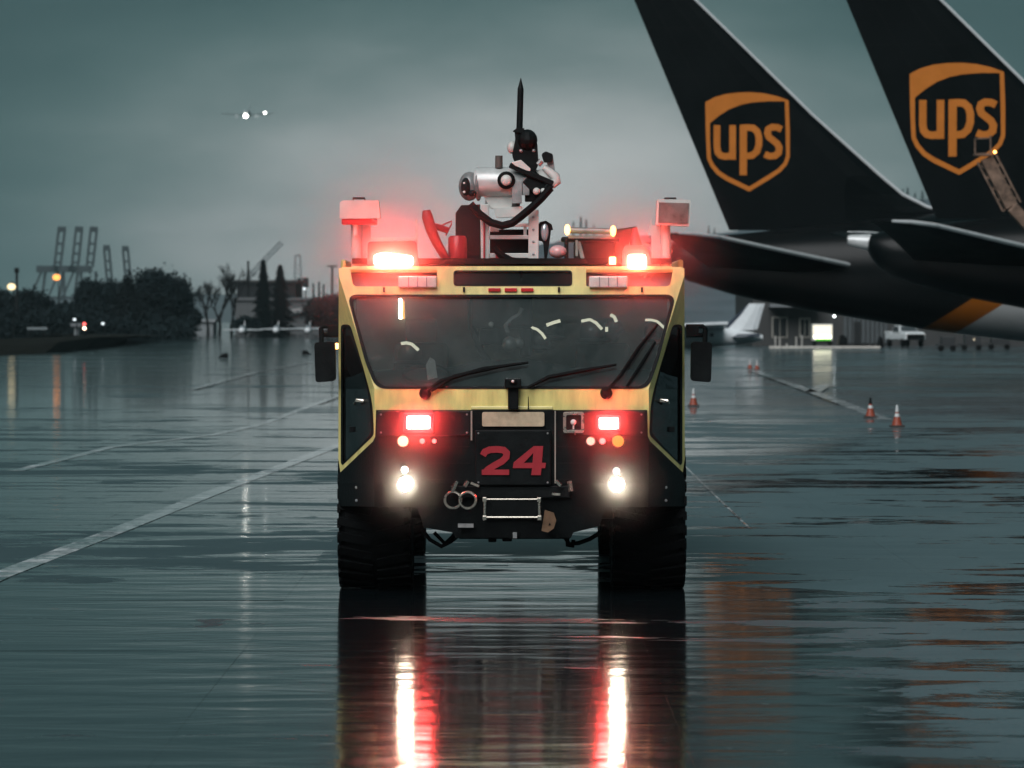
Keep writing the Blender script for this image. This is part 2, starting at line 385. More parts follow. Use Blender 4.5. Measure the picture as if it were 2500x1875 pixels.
fs = [(0, 1, 5, 4), (1, 2, 6, 5), (2, 3, 7, 6), (3, 0, 4, 7), (4, 5, 9, 8), (5, 6, 10, 9), (6, 7, 11, 10), (7, 4, 8, 11), (8, 9, 10, 11)]
slab_me = sm.add(vs, fs).mesh('concrete_slab', (0, 0, 0)); slab_me.materials.append(WET)
rr = random.Random(7)
for j in range(0, 19):
    yc = Y0 + (j + .5) * SY
    half = yc * .125 + 2.5
    roww = rr.uniform(-.05, .05)
    for i in range(-8, 9):
        xc = X0 + (i + .5) * SX
        if abs(xc) - SX / 2 > half + 1.0: continue
        o = bpy.data.objects.new('concrete_slab', slab_me); COL.objects.link(o); o.parent = apron
        o.location = (xc, yc, 0); o.rotation_euler = (R(rr.gauss(0, .022)), R(rr.gauss(0, .03)), 0)
        wv = .46 + roww + rr.uniform(-.05, .05)
        if 47.5 < yc < 75 and xc > 1: wv -= .16            # a drier strip of slabs beyond the truck
        o.color = (max(0, min(1, wv)), .5, .5, 1)
def line(name, pts, wd):
    mb = MB(); P = [Vector((p[0], p[1])) for p in pts]
    lf, rt = ribbon([tuple(p) for p in P], wd); n = len(lf)
    mb.add([(x, y, .005) for x, y in lf] + [(x, y, .005) for x, y in rt], [(i, i + 1, n + i + 1, n + i) for i in range(n - 1)])
    o = mb.build(name, WPAINT, apron); o.color = (.55, .25, .5, 1); return o
def gp(*q): return [tuple(G(x, y))[:2] for x, y in q]
line('painted_line', gp((-60, 1432), (0, 1405), (280, 1298), (545, 1193), (700, 1135), (830, 1085)), .27)
line('painted_line', gp((40, 1150), (270, 1092), (520, 1062), (640, 1036), (760, 990), (840, 962)), .22)
line('painted_line', gp((1835, 903), (1900, 927), (1985, 957), (2060, 985), (2160, 1025)), .42)
line('painted_line', gp((2022, 938), (1998, 948), (1985, 957)), .55)
line('painted_line', gp((1655, 1122), (1735, 1200), (1800, 1262), (1832, 1292)), .035)
line('painted_line', gp((470, 950), (640, 905), (760, 884)), .30)
# verge and far land
ve = MB(); pts = []
vx = [(-520, 880), (-200, 870), (0, 866), (110, 862), (210, 853), (262, 846), (300, 840)]
front = [G(x, y) for x, y in vx]; n = len(front)
row0 = [(p.x, p.y, -.02) for p in front]; row1 = [(p.x - .5, p.y + 14, .75 + .25 * math.sin(i * 2.1)) for i, p in enumerate(front)]
row2 = [(p.x - 6, max(p.y + 90, 480), .6) for p in front]; row3 = [(p.x * 1.6 - 30, 700, .5) for p in front]
vv = row0 + row1 + row2 + row3
o = ve.add(vv, [(r * n + i, r * n + i + 1, (r + 1) * n + i + 1, (r + 1) * n + i) for r in range(3) for i in range(n - 1)]).build('grass_verge', VERGE)
o['kind'] = 'structure'
def ridge(name, prof, Y, depth, m, rough=1.5):
    mb = MB(); P = [];
    for i in range(len(prof) - 1):
        (x0, y0), (x1, y1) = prof[i], prof[i + 1]; k = max(1, int(abs(x1 - x0) / 12))
        for j in range(k): t = j / k; P.append((x0 + (x1 - x0) * t, y0 + (y1 - y0) * t + random.uniform(-rough, rough)))
    P.append(prof[-1]); n = len(P); top = [W(x, y, Y) for x, y in P]
    rows = [[(p.x, p.y - depth, -.5) for p in top], [(p.x, p.y - depth * .45, max(-.4, p.z * .62)) for p in top], [tuple(p) for p in top], [(p.x, p.y + depth, -.5) for p in top]]
    mb.add([q for r in rows for q in r], [(r * n + i, r * n + i + 1, (r + 1) * n + i + 1, (r + 1) * n + i) for r in range(3) for i in range(n - 1)])
    o = mb.build(name, m, smooth=True); o['kind'] = 'structure'; return o
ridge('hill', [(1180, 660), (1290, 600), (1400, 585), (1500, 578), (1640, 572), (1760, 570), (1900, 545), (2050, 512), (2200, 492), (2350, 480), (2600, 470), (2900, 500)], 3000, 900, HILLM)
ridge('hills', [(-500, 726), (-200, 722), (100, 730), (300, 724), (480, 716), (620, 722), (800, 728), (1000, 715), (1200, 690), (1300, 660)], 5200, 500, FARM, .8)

# ------------------------------------------------------------------ fire truck
D0 = 36.63
def T(px, py, dy=0.0): return W(px, py, D0 + dy)
def ppm(dy=0.0): return F / (D0 + dy)
def dcab(px, py):
    a = abs(px - 1249); d = .15
    s = 335 if py > 949 else 335 + (949 - py) * .315      # the corner bend follows the windscreen edge
    if a > s: d += (a - s) / 88 * .75
    if py < 950: d += (950 - py) / 300 * .22
    return d
def cabm(off=0.0):
    def f(px, py): return T(px, py, dcab(px, py)) + Vector((0, off, 0))
    return f
CUTS = [('y', 950), ('x', 1249 - 335), ('x', 1249 + 335), ('l', (1249 - 335, 949, 1249 - 335 - 72.45, 719)), ('l', (1249 + 335, 949, 1249 + 335 + 72.45, 719))]
def mir(pts): return [(2498 - x, y) for x, y in pts]
truck = thing('fire_truck', 'yellow and black airport fire truck with red lights lit, driving on wet apron', 'fire truck', (0, 38.2, 0))
def pbox(mb, x0, y0, x1, y1, dy0, dy1):
    p, q = T(x0, y1, dy0), T(x1, y0, dy0)
    return mb.box(((p.x + q.x) / 2, D0 + (dy0 + dy1) / 2, (p.z + q.z) / 2), (q.x - p.x, dy1 - dy0, q.z - p.z))
def part(name, m, fn, parent=truck, smooth=False, bevel=0, label=None):
    mb = MB(); fn(mb); o = mb.build(name, m, parent, smooth, bevel)
    if label: o['label'] = label
    return o
# cab face with its openings
WS = rpoly([(847, 719), (1651, 719), (1606, 885), (1583, 949), (918, 949), (892, 885)], [26, 26, 18, 26, 26, 18])
SWL = rpoly([(832, 792), (855, 792), (888, 902), (909, 980), (913, 1062), (836, 1136), (832, 1130)], [10, 10, 14, 30, 10, 4, 4])
SWR = mir(SWL)[::-1]
PKL = rpoly([(855, 658), (1067, 658), (1067, 699), (862, 699)], [2, 4, 4, 10]); PKR = mir(PKL)[::-1]
CW = rpoly([(1107, 660), (1397, 660), (1397, 698), (1107, 698)], 9)
cab = part('cab_face', YEL, lambda mb: mb.sheet([
    [(827, 655), (858, 655), (858, 650), (1640, 650), (1640, 655), (1671, 655), (1672, 1120), (1667, 1153), (1586, 1076), (1582, 1066), (1580, 1001), (918, 1001), (916, 1066), (912, 1076), (831, 1153), (826, 1120)],
    WS, SWL, SWR, PKL, CW, PKR], cabm(), .05, CUTS), bevel=.008)
# inside faces: roof, sides, rear wall, floor
def shell(mb):
    zt = T(0, 650, .3).z
    for s in (-1, 1):
        mb.box((s * 1.545, D0 + 2.0, 2.1), (.05, 2.2, 1.9))
    mb.box((0, D0 + 1.75, zt - .03), (3.1, 2.75, .05))
part('cab_shell', YEL, shell, bevel=.02)
part('cab_lining', DRK, lambda mb: (mb.box((0, D0 + 2.95, 2.0), (3.0, .06, 1.9)), mb.box((0, D0 + 2.0, 1.12), (2.9, 1.8, .06)), mb.box((0, D0 + 1.8, 2.93), (2.8, 2.2, .03))))
ws = part('windscreen', GLS, lambda mb: mb.sheet([WS], cabm(.035), .008, CUTS))
cx, cy = 1249, 834
def inset(P, k, c): return [(c[0] + (x - c[0]) * k[0], c[1] + (y - c[1]) * k[1]) for x, y in P]
part('gasket', BLK, lambda mb: mb.sheet([WS, inset(WS, (.977, .945), (1249, 834))], cabm(-.008), .05, CUTS), ws)
for P in (SWL, SWR):
    c = (sum(p[0] for p in P) / len(P), sum(p[1] for p in P) / len(P))
    sw = part('side_window', DGLS, lambda mb: mb.sheet([P], cabm(.03), .008, CUTS))
    part('gasket', BLK, lambda mb: mb.sheet([P, inset(P, (.86, .965), c)], cabm(-.006), .045, CUTS), sw)
    hx = 1620 if c[0] > 1249 else 878
    part('grab_handle', STEEL, lambda mb: mb.tube([T(hx - 12, 985, .50), T(hx - 8, 978, .42), T(hx + 8, 978, .42), T(hx + 12, 985, .50)], .016, 6), sw)
cw = part('roof_window', DGLS, lambda mb: mb.sheet([CW], cabm(.03), .008, CUTS))
part('gasket', BLK, lambda mb: mb.sheet([CW, inset(CW, (.975, .82), (1252, 679))], cabm(-.006), .05, CUTS), cw)
part('window_post', BLK, lambda mb: pbox(mb, 1268, 660, 1276, 698, .38, .40), cw)
for P in (PKL, PKR):
    c = sum(p[0] for p in P) / len(P); x0 = 972 if c < 1249 else 1438
    pk = part('light_recess', mat('recess_grey', (.16, .16, .165), .4, var=.2, scale=8), lambda mb: mb.sheet([inset(P, (1.03, 1.15), (c, 678))], cabm(.14), .02, CUTS))
    part('clearance_lamp', CLENS, lambda mb: pbox(mb, x0, 674, x0 + 94, 702, .27, .44), pk, bevel=.012)
    for k in (24, 46, 68): part('lamp_divider', GRY, lambda mb: pbox(mb, x0 + k, 676, x0 + k + 3, 700, .262, .28), pk)
for x0, x1 in ((1192, 1222), (1232, 1262), (1272, 1302), (868, 902), (1596, 1630)):
    part('marker_lamp', RLENS, lambda mb: pbox(mb, x0, 703, x1, 712, .30 if x1 < 1400 and x0 > 1000 else .45, .62), bevel=.004)
for x in (1130, 1362, 1565, 935):
    part('strip_clip', BLK, lambda mb: pbox(mb, x, 701, x + 5, 713, .305, .36))
# black nose
NOSE = [(918, 1001), (1580, 1001), (1582, 1066), (1588, 1078), (1668, 1154), (1673, 1180), (1672, 1236), (1480, 1238), (1462, 1285), (1400, 1300), (1394, 1313), (1112, 1313), (1104, 1300), (1036, 1288), (1018, 1238), (826, 1236), (825, 1180), (830, 1154), (910, 1078), (916, 1066)]
def nosem(px, py):
    d = dcab(px, max(py, 951)) - .03
    return T(px, py, d + max(0, (py - 1180)) / 130 * .10)
nose = part('nose_body', BLK, lambda mb: mb.sheet([NOSE], nosem, .45, CUTS[1:3] + [('y', 1180)]), bevel=.02)
for a_ in (922, 1396): part('nose_panel', mat('panel_black', (.010, .0095, .011), .4, var=.3, scale=5, spec=.25), lambda mb: pbox(mb, a_, 1004, 1148 if a_ < 1000 else 1576, 1064, .095, .13), nose, bevel=.006)
part('nose_trim', mat('trim_worn', (.30, .26, .22), .5), lambda mb: pbox(mb, 1149, 1003, 1153, 1075, .085, .13), nose)
part('nose_trim', MATS['trim_worn'], lambda mb: pbox(mb, 1354, 1003, 1357, 1180, .09, .13), nose)
part('number_panel', BLK, lambda mb: pbox(mb, 1160, 1050, 1345, 1185, .06, .13), nose, bevel=.01)
part('bumper_ledge', BLK, lambda mb: (pbox(mb, 1100, 1186, 1392, 1216, .10, .2), pbox(mb, 1180, 1214, 1318, 1268, .14, .2)), nose, bevel=.01)
part('cowl_seam', mat('cowl_edge', (.80, .68, .28), .25, coat=.6), lambda mb: pbox(mb, 1150, 992, 1350, 1000, .135, .17), cab, bevel=.006)
plc = part('placard', PLATE, lambda mb: mb.sheet([rpoly([(1177, 1006), (1329, 1006), (1329, 1041), (1177, 1041)], 5)], lambda x, y: T(x, y, .085), .03))
# number 24
num = MB()
def flat(dy): return lambda x, y: T(x, y, dy)
strip(num, [(1179, 1112), (1184, 1103), (1196, 1098), (1214, 1097), (1230, 1099), (1237, 1106), (1236, 1116), (1226, 1126), (1206, 1137), (1192, 1146), (1186, 1152)], 16, flat(.050), .012)
strip(num, [(1176, 1153), (1243, 1153)], 13, flat(.046), .012)
num.sheet([[(1303, 1089), (1326, 1089), (1323, 1130), (1333, 1130), (1331, 1143), (1322, 1143), (1320, 1160), (1297, 1160), (1299, 1143), (1252, 1143), (1254, 1129)],
           [(1302, 1106), (1279, 1130), (1300, 1130)]], flat(.048), .012)
num.build('number_marking', REDN, nose)['label'] = 'red painted number 24 on black nose'
# square lamp bezel
sq = part('square_lamp', BLK, lambda mb: pbox(mb, 1380, 1012, 1421, 1051, .05, .1))
part('bezel', STEEL, lambda mb: mb.sheet([rpoly([(1375, 1006), (1426, 1006), (1426, 1057), (1375, 1057)], 6), rpoly([(1382, 1013), (1419, 1013), (1419, 1050), (1382, 1050)], 4)[::-1]], flat(.03), .05), sq, bevel=.004)
part('bulb', CLENS, lambda mb: (mb.ball(T(1400, 1031, .045), .028), mb.cyl(T(1400, 1034, .045), T(1400, 1048, .045), .008)), sq, smooth=True)
# lamps
def lamp(name, housing, hbox, lens, lbox, shade=None, parent=truck):
    h = part(name, housing, lambda mb: pbox(mb, *hbox), parent, bevel=.015)
    part('lens', lens, lambda mb: pbox(mb, *lbox), h, bevel=.012); return h
lamp('red_flasher', REDP, (984, 1008, 1060, 1056, .03, .11), EM_RED2, (993, 1016, 1050, 1047, .005, .03))
lamp('red_flasher', REDP, (1455, 1014, 1516, 1053, .03, .11), EM_RED2, (1463, 1020, 1510, 1047, .005, .03))
def disc(name, c, r, dy, m, parent=truck, rim=None, depth=.03):
    p = T(c[0], c[1], dy); rr_ = r / ppm(dy)
    h = part(name, rim or BLK, lambda mb: mb.lathe(p, [(rr_ * 1.25, .12), (rr_ * 1.3, .02), (rr_ * 1.12, -.01), (rr_ * 1.02, .012), (.001, .014)], 'y', 22), parent, smooth=True)
    part('lens', m, lambda mb: mb.lathe(p, [(rr_, .008), (rr_ * .9, -.006), (rr_ * .5, -.016), (.002, -.02)], 'y', 20), h, smooth=True); return h
disc('headlamp', (990, 1182), 17, -.01, EM_HEAD); disc('headlamp', (1507, 1183), 17, -.01, EM_HEAD)
disc('upper_lamp', (988, 1147), 9, .0, emit('dim_lamp', (1, .9, .75), 3)); disc('upper_lamp', (1505, 1150), 9, .0, emit('faint_lamp', (1, .9, .75), .8))
for x, r, m in ((984, 13, ALENS), (1031, 6, EM_REDS), (1060, 5, EM_REDS), (1442, 10, emit('turn_dim', (1, .40, .30), 1.2)), (1471, 7, EM_REDS), (1509, 14, emit('turn_amber', (1, .20, .03), 1.3))):
    disc('indicator_lamp', (x, 1077), r, .06, m, rim=BLK)
# tow rings, step frame, hanging gear
for c in (1106, 1142):
    p = T(c, 1221, .03)
    part('tow_ring', STEEL, lambda mb: mb.tube([(p.x + .073 * math.cos(a * .2618), p.y + (.01 if c < 1120 else -.01), p.z + .073 * math.sin(a * .2618)) for a in range(25)], .012, 6), smooth=True)
for p_, q_, w_ in (((1115, 1175), (1104, 1200), .025), ((1142, 1175), (1134, 1188), .025), ((1150, 1179), (1170, 1187), .02)): part('shackle', STEEL, lambda mb: mb.bar(T(*p_, .05), T(*q_, .03), w_))
for p_, q_, w_ in (((1358, 1174), (1370, 1186), .025), ((1390, 1175), (1394, 1200), .03), ((1348, 1206), (1368, 1207), .02)): part('shackle', STEEL, lambda mb: mb.bar(T(*p_, .05), T(*q_, .03), w_))
sf = part('step_frame', STEEL, lambda mb: (mb.cyl(T(1184, 1219, -.02), T(1317, 1219, -.02), .009), mb.cyl(T(1184, 1263, -.02), T(1317, 1263, -.02), .011), mb.cyl(T(1184, 1219, -.02), T(1183, 1263, -.02), .012), mb.cyl(T(1316, 1219, -.02), T(1317, 1263, -.02), .012)))
for x, y in ((1183, 1219), (1183, 1264), (1316, 1220), (1317, 1264)):
    part('foot_bracket', STEEL, lambda mb: mb.box(T(x, y, .01), (.035, .1, .04)), sf, bevel=.004)
part('tow_plate', RUST, lambda mb: mb.sheet([[(1330, 1245), (1352, 1252), (1358, 1270), (1352, 1290), (1338, 1300), (1322, 1296)], [(1342, 1276), (1345, 1283), (1339, 1284)]], flat(.02), .03))
for q_ in ((1118, 1279, 1156, 1288, .12, .2), (1252, 1300, 1262, 1314, .15, .2)): part('ledge_plate', GRY, lambda mb: pbox(mb, *q_))
for P in ([(1030, 1292), (1050, 1318), (1078, 1334), (1100, 1322), (1118, 1308)], [(1060, 1300), (1085, 1326), (1104, 1312), (1112, 1300)], [(1376, 1308), (1390, 1328), (1412, 1326), (1440, 1316), (1466, 1300)], [(1384, 1306), (1386, 1332), (1398, 1334), (1400, 1318)]):
    part('brake_hose', RUB, lambda mb: mb.tube([T(x, y, .5) for x, y in P], .02, 6), smooth=True)
part('skid_plate', BLK, lambda mb: (pbox(mb, 1120, 1296, 1392, 1316, .25, 1.4), pbox(mb, 1192, 1310, 1212, 1324, .4, .6), pbox(mb, 1226, 1312, 1250, 1322, .4, .6)), bevel=.01)
# wheels
def wheel(xc, yc, name='wheel'):
    rad, hw = .70, .335
    t = part(name, RUB, lambda mb: mb.lathe((xc, yc, rad), [(.33, -hw * .8), (.5, -hw), (.62, -hw * .98), (.675, -hw * .8), (.685, 0), (.675, hw * .8), (.62, hw * .98), (.5, hw), (.33, hw * .8)], 'x', 40), smooth=True)
    def lugs(mb):
        for k in range(30):
            a = k / 30 * 6.28318
            for s in (-1, 1):
                a2 = a + (.104 if s > 0 else 0)
                m = Matrix.Rotation(a2, 3, 'X')
                c = Vector((xc + s * hw * .53, yc, rad)) + m @ Vector((0, 0, .676))
                mb.box(c, (hw * .92, .075, .045), m @ Matrix.Rotation(s * .22, 3, 'Z'))
                c = Vector((xc + s * hw * .97, yc, rad)) + m @ Vector((0, 0, .645))
                mb.box(c, (.03, .075, .09), m)
    tr = part('tread', RUB, lugs, t); tr['kind'] = 'stuff'
    part('rim', GRY, lambda mb: mb.lathe((xc, yc, rad), [(.33, -hw * .7), (.3, -hw * .75), (.28, -hw * .4), (.1, -hw * .35), (.1, hw * .35), (.28, hw * .4), (.3, hw * .75), (.33, hw * .7)], 'x', 24), t, smooth=True)
for s in (-1, 1):
    wheel(s * 1.262, 38.2); wheel(s * 1.262, 43.6); 
part('axle', BLK, lambda mb: (mb.cyl((-1.0, 38.2, .74), (1.0, 38.2, .74), .10), mb.ball((.0, 38.2, .78), .22)), smooth=True)
part('axle', BLK, lambda mb: (mb.cyl((-1.0, 43.6, .74), (1.0, 43.6, .74), .10), mb.ball((.0, 43.6, .76), .2)), smooth=True)
for q in (-1, 1): part('wheel_arch', BLK, lambda mb: (mb.box((q * 1.2, 38.2, 1.50), (.56, 1.9, .05)), mb.box((q * 1.0, 38.3, 1.2), (.04, 1.8, .6))))
for q in (-1, 1): part('mud_flap', RUB, lambda mb: mb.box((q * 1.29, 39.15, .85), (.62, .03, .9)))
part('rear_body', YEL, lambda mb: mb.box((0, 42.9, 2.0), (3.0, 6.4, 1.9)), bevel=.05)
for q in (-.5, .5): part('chassis_rail', BLK, lambda mb: mb.box((q, 42, .95), (.16, 8, .22)))
for k, z in enumerate((1.35, 1.9, 2.45)):
    for s in (-1, 1):
        for yy in (41.0, 43.0, 45.0):
            part('locker_shutter', GRY, lambda mb: mb.box((s * 1.508, yy, z), (.03, 1.7, .48)), bevel=.006)
# mirrors
for s in (-1, 1):
    f = (lambda x: x) if s < 0 else (lambda x: 2506 - x)
    hd = part('wing_mirror', BLK, lambda mb: mb.sheet([rpoly([(767, 836), (818, 834), (819, 930), (770, 934)], 9) if s < 0 else rpoly([(2506 - 767, 836), (2506 - 818, 834), (2506 - 819, 930), (2506 - 770, 934)][::-1], 9)], lambda x, y: T(x, y, .75), .16), bevel=.02)
    part('mirror_arm', BLK, lambda mb: (mb.tube([T(f(x), y, .85) for x, y in ((831, 818), (792, 818), (784, 812), (784, 803), (790, 797), (831, 797))], .022, 6), mb.tube([T(f(784), 805, .83), T(f(785), 840, .83)], .024, 6), pbox(mb, min(f(800), f(830)), 796, max(f(800), f(830)), 820, .80, .9)), hd)
ml = part('mirror_marker', EM_AMB, lambda mb: mb.ball(T(822, 845, .88), .028), smooth=True)
# wipers
for P in ([(1044, 952), (1075, 930), (1180, 900), (1290, 885)], [(1052, 954), (1110, 918), (1230, 894)], [(1288, 946), (1340, 920), (1420, 905), (1505, 890)], [(1482, 955), (1515, 918), (1560, 850), (1606, 792)], [(1530, 945), (1560, 900), (1600, 835)]):
    part('wiper', RUB, lambda mb: mb.tube([T(x, y, dcab(x, y) - .06) for x, y in P], [.014] + [.020] * (len(P) - 2) + [.012], 5))
for x, y in ((1038, 960), (1480, 960)):
    p = T(x, y, .13)
    part('wiper_pivot', RUB, lambda mb: mb.lathe(p, [(.055, .06), (.055, 0), (.03, -.03), (.001, -.035)], 'y', 14), smooth=True)
tp = part('nose_camera', BLK, lambda mb: (pbox(mb, 1232, 924, 1272, 948, -.02, .2), pbox(mb, 1240, 940, 1266, 1000, .04, .16), pbox(mb, 1244, 926, 1260, 936, -.06, 0)), bevel=.012)
part('lens', CLENS, lambda mb: mb.ball(T(1252, 931, -.06), .014), tp, smooth=True)
part('whip_antenna', RUB, lambda mb: mb.cyl(T(1290, 1000, .1), T(1290, 968, .1), .006, .003, 6))
# interior
for xs in (-.86, .86):
    st = part('crew_seat', SEAT, lambda mb: (mb.box((xs, D0 + 1.9, 1.5), (.55, .55, .16)), mb.box((xs, D0 + 2.2, 1.9), (.52, .14, .75))), bevel=.05)
    part('headrest', SEAT, lambda mb: mb.box((xs, D0 + 2.16, 2.40), (.30, .12, .22)), st, bevel=.04)
part('dashboard', mat('dash_black', (.03, .033, .035), .6), lambda mb: mb.sheet([rpoly([(905, 905), (1100, 898), (1180, 880), (1310, 880), (1400, 898), (1590, 905), (1590, 960), (905, 960)], 10)], flat(.55), .5), bevel=.03)
oc = part('dark_centre_block', mat('centre_block_black', (.008, .009, .010), .45), lambda mb: (pbox(mb, 1150, 722, 1300, 800, .52, 1.1), pbox(mb, 1168, 800, 1238, 842, .55, .9), pbox(mb, 1270, 800, 1300, 872, .55, .9)), bevel=.02)  # dark block added in place of the dark reflection in the windscreen's middle
part('control_stick', GRY, lambda mb: mb.tube([T(x, y, .47) for x, y in ((1240, 812), (1234, 795), (1250, 778), (1268, 768), (1275, 752))], .02, 6), oc, smooth=True)
part('dial', CLENS, lambda mb: mb.ball(T(1199, 792, .50), .026), oc, smooth=True)
part('radio_stack', GRY, lambda mb: (mb.ball(T(1244, 840, .5), .07), mb.ball(T(1266, 838, .52), .05)), oc, smooth=True)
part('steering_wheel', RUB, lambda mb: mb.tube([T(1040 + 55 * math.cos(a * .3142), 915 + 22 * math.sin(a * .3142), .5) for a in range(21)], .018, 6), smooth=True)
part('cable_loom', RUB, lambda mb: mb.tube([T(x, y, .8) for x, y in ((1150, 728), (1153, 800), (1175, 858), (1205, 905), (1225, 940))], .035, 6), smooth=True)
part('clip_board', CLENS, lambda mb: mb.sheet([[(1040, 890), (1050, 872), (1062, 880), (1068, 922), (1044, 928)]], flat(.42), .02))
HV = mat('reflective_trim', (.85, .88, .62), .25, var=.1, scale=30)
GLOW_TRIM = emit('self_lit_trim', (1, .93, .70), .75)  # trim given its own glow for the bright arcs; these are not lamps
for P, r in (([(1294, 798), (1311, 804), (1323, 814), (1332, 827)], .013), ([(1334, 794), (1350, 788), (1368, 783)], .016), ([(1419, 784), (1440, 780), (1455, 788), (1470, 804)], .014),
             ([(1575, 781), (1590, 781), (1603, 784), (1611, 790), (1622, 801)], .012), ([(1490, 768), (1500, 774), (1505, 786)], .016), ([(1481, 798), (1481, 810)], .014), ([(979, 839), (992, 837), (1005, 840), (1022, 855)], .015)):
    part('glowing_arc', GLOW_TRIM, lambda mb: mb.tube([T(x, y, .62) for x, y in P], r, 6), smooth=True)
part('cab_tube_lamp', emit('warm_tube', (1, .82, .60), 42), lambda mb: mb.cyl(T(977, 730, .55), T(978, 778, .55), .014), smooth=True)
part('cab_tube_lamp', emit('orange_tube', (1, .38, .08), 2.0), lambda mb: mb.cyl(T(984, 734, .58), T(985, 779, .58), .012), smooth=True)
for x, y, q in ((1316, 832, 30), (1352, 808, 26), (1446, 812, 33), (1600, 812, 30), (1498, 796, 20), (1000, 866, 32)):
    part('crew_helmet', mat('helmet_dark', (.03, .034, .04), .35, var=.3, coat=.3), lambda mb: (mb.ball(T(x, y, .80), (q / 273, .13, q / 273 * 1.05)), mb.ball(T(x, y + q * .6, .80), (q / 273 * 1.3, .17, .03))), smooth=True)  # helmet shapes added under the glowing arcs so they read as brims
def bolt(px, py, dy, rad=.012, m=GRY): part('bolt', m, lambda mb: mb.lathe(T(px, py, dy), [(rad, .012), (rad, -.004), (rad * .6, -.009), (.001, -.009)], 'y', 6))
for x, y in ((1168, 1058), (1337, 1058), (1168, 1178), (1337, 1178), (930, 1012), (1140, 1012), (930, 1056), (1140, 1056), (1566, 1012), (1566, 1056), (1404, 1060)):
    bolt(x, y, .058 if 1150 < x < 1350 else .092, .010)
for x in (870, 1626):
    for y in (1190, 1222): bolt(x, y, dcab(x, y) - .03, .014)
for y in (1090, 1130, 1170): part('panel_seam', mat('seam_black', (.002, .002, .002), .8), lambda mb: pbox(mb, 1360, y, 1470, y + 2, .112, .13), nose); part('panel_seam', MATS['seam_black'], lambda mb: pbox(mb, 1040, y, 1148, y + 2, .112, .13), nose)
# ---- roof gear
fl = part('flood_lamp', WHT, lambda mb: (mb.sheet([rpoly([(829, 494), (838, 489), (924, 489), (928, 533), (829, 534)], 3)], flat(.45), .30)), bevel=.012)
part('lamp_base', REDP, lambda mb: (pbox(mb, 834, 534, 918, 548, .47, .72), mb.cyl(T(908, 541, .46), T(921, 541, .46), .03)), fl, bevel=.008)
part('carry_handle', BLK, lambda mb: mb.tube([T(x, y, .6) for x, y in ((863, 492), (862, 484), (890, 484), (891, 492))], .011, 6), fl)
part('lamp_post', WHT, lambda mb: (mb.cyl(T(871, 655, .6), T(870, 548, .6), .05), mb.cyl(T(869, 575, .53), T(866, 536, .53), .026), pbox(mb, 884, 550, 904, 655, .62, .74)), fl, smooth=True)
fr_ = part('flood_lamp', WHT, lambda mb: (mb.sheet([rpoly([(1604, 486), (1687, 488), (1684, 552), (1602, 549)], 4)], flat(.45), .26)), bevel=.012)
part('lamp_face', mat('flood_face', (.17, .14, .13), .3, var=.5, scale=8), lambda mb: mb.sheet([[(1609, 494), (1682, 496), (1679, 546), (1607, 544)]], flat(.435), .02), fr_)
part('carry_handle', BLK, lambda mb: pbox(mb, 1622, 482, 1651, 486, .55, .6), fr_)
part('lamp_post', WHT, lambda mb: (mb.cyl(T(1626, 655, .6), T(1624, 549, .6), .045), pbox(mb, 1590, 550, 1612, 655, .62, .7), mb.cyl(T(1588, 575, .66), T(1590, 535, .66), .03, .004)), fr_, smooth=True)
bl = part('beacon', REDP, lambda mb: mb.sheet([rpoly([(898, 590), (1016, 588), (1022, 655), (896, 655)], 8)], flat(.42), .25), bevel=.02)
part('lens', EM_RED, lambda mb: mb.sheet([rpoly([(912, 623), (936, 616), (962, 619), (984, 622), (1008, 625), (1009, 648), (975, 651), (930, 655), (912, 645)], 8)], flat(.33), .09), bl)
part('beacon_frame', WHT, lambda mb: (pbox(mb, 905, 580, 1020, 585, .45, .6), pbox(mb, 1014, 535, 1019, 655, .6, .66)), bl)
br = part('beacon', REDP, lambda mb: mb.sheet([rpoly([(1520, 612), (1528, 598), (1570, 598), (1588, 612), (1590, 660), (1518, 660)], 6)], flat(.42), .25), bevel=.02)
part('lens', EM_RED, lambda mb: mb.sheet([rpoly([(1533, 621), (1577, 621), (1577, 656), (1533, 656)], 9)], flat(.33), .09), br)
part('side_lens', emit('orange_red_lamp', (1, .25, .10), 9), lambda mb: mb.sheet([rpoly([(1487, 627), (1504, 627), (1504, 646), (1487, 646)], 3)], flat(.405), .012), br)
part('cone_guard', REDP, lambda mb: mb.cyl(T(1553, 612, .65), T(1550, 556, .65), .07, .02, 10), br, smooth=True)
part('deck_lens', mat('red_tinted_dome', (.66, .42, .42), .2, coat=.6), lambda mb: mb.ball(T(1362, 614, .9), (.083, .083, .062)), smooth=True)  # white dome; the red light on it is put into its colour
part('roof_deck', BLK, lambda mb: mb.box((0, D0 + 2.2, 3.03), (2.9, 3.4, .05)))
# nozzle turret and its frame
tr_ = part('turret_frame', WHT, lambda mb: (pbox(mb, 1174, 498, 1194, 645, .9, 1.0), pbox(mb, 1290, 512, 1315, 645, .9, 1.0), pbox(mb, 1190, 545, 1294, 553, .92, .98), pbox(mb, 1190, 574, 1294, 584, .92, .98), pbox(mb, 1194, 618, 1292, 630, .92, .98), pbox(mb, 1278, 553, 1286, 576, .93, .97), pbox(mb, 1196, 548, 1218, 566, .9, .95)), bevel=.006)
for y in (530, 560, 590, 620): part('rivet', GRY, lambda mb: mb.ball(T(1302, y, .895), .012, 6, 4), tr_)
part('backing_panel', BLK, lambda mb: (mb.sheet([[(1112, 645), (1112, 520), (1126, 501), (1172, 499), (1174, 645)]], flat(1.02), .08), pbox(mb, 1196, 560, 1290, 644, 1.08, 1.14)), tr_)
part('extinguisher', REDP, lambda mb: mb.lathe(T(1117, 645, .85), [(.001, 0), (.083, .0), (.086, .02), (.086, .235), (.07, .26), (.001, .262)], 'z', 18), smooth=True)
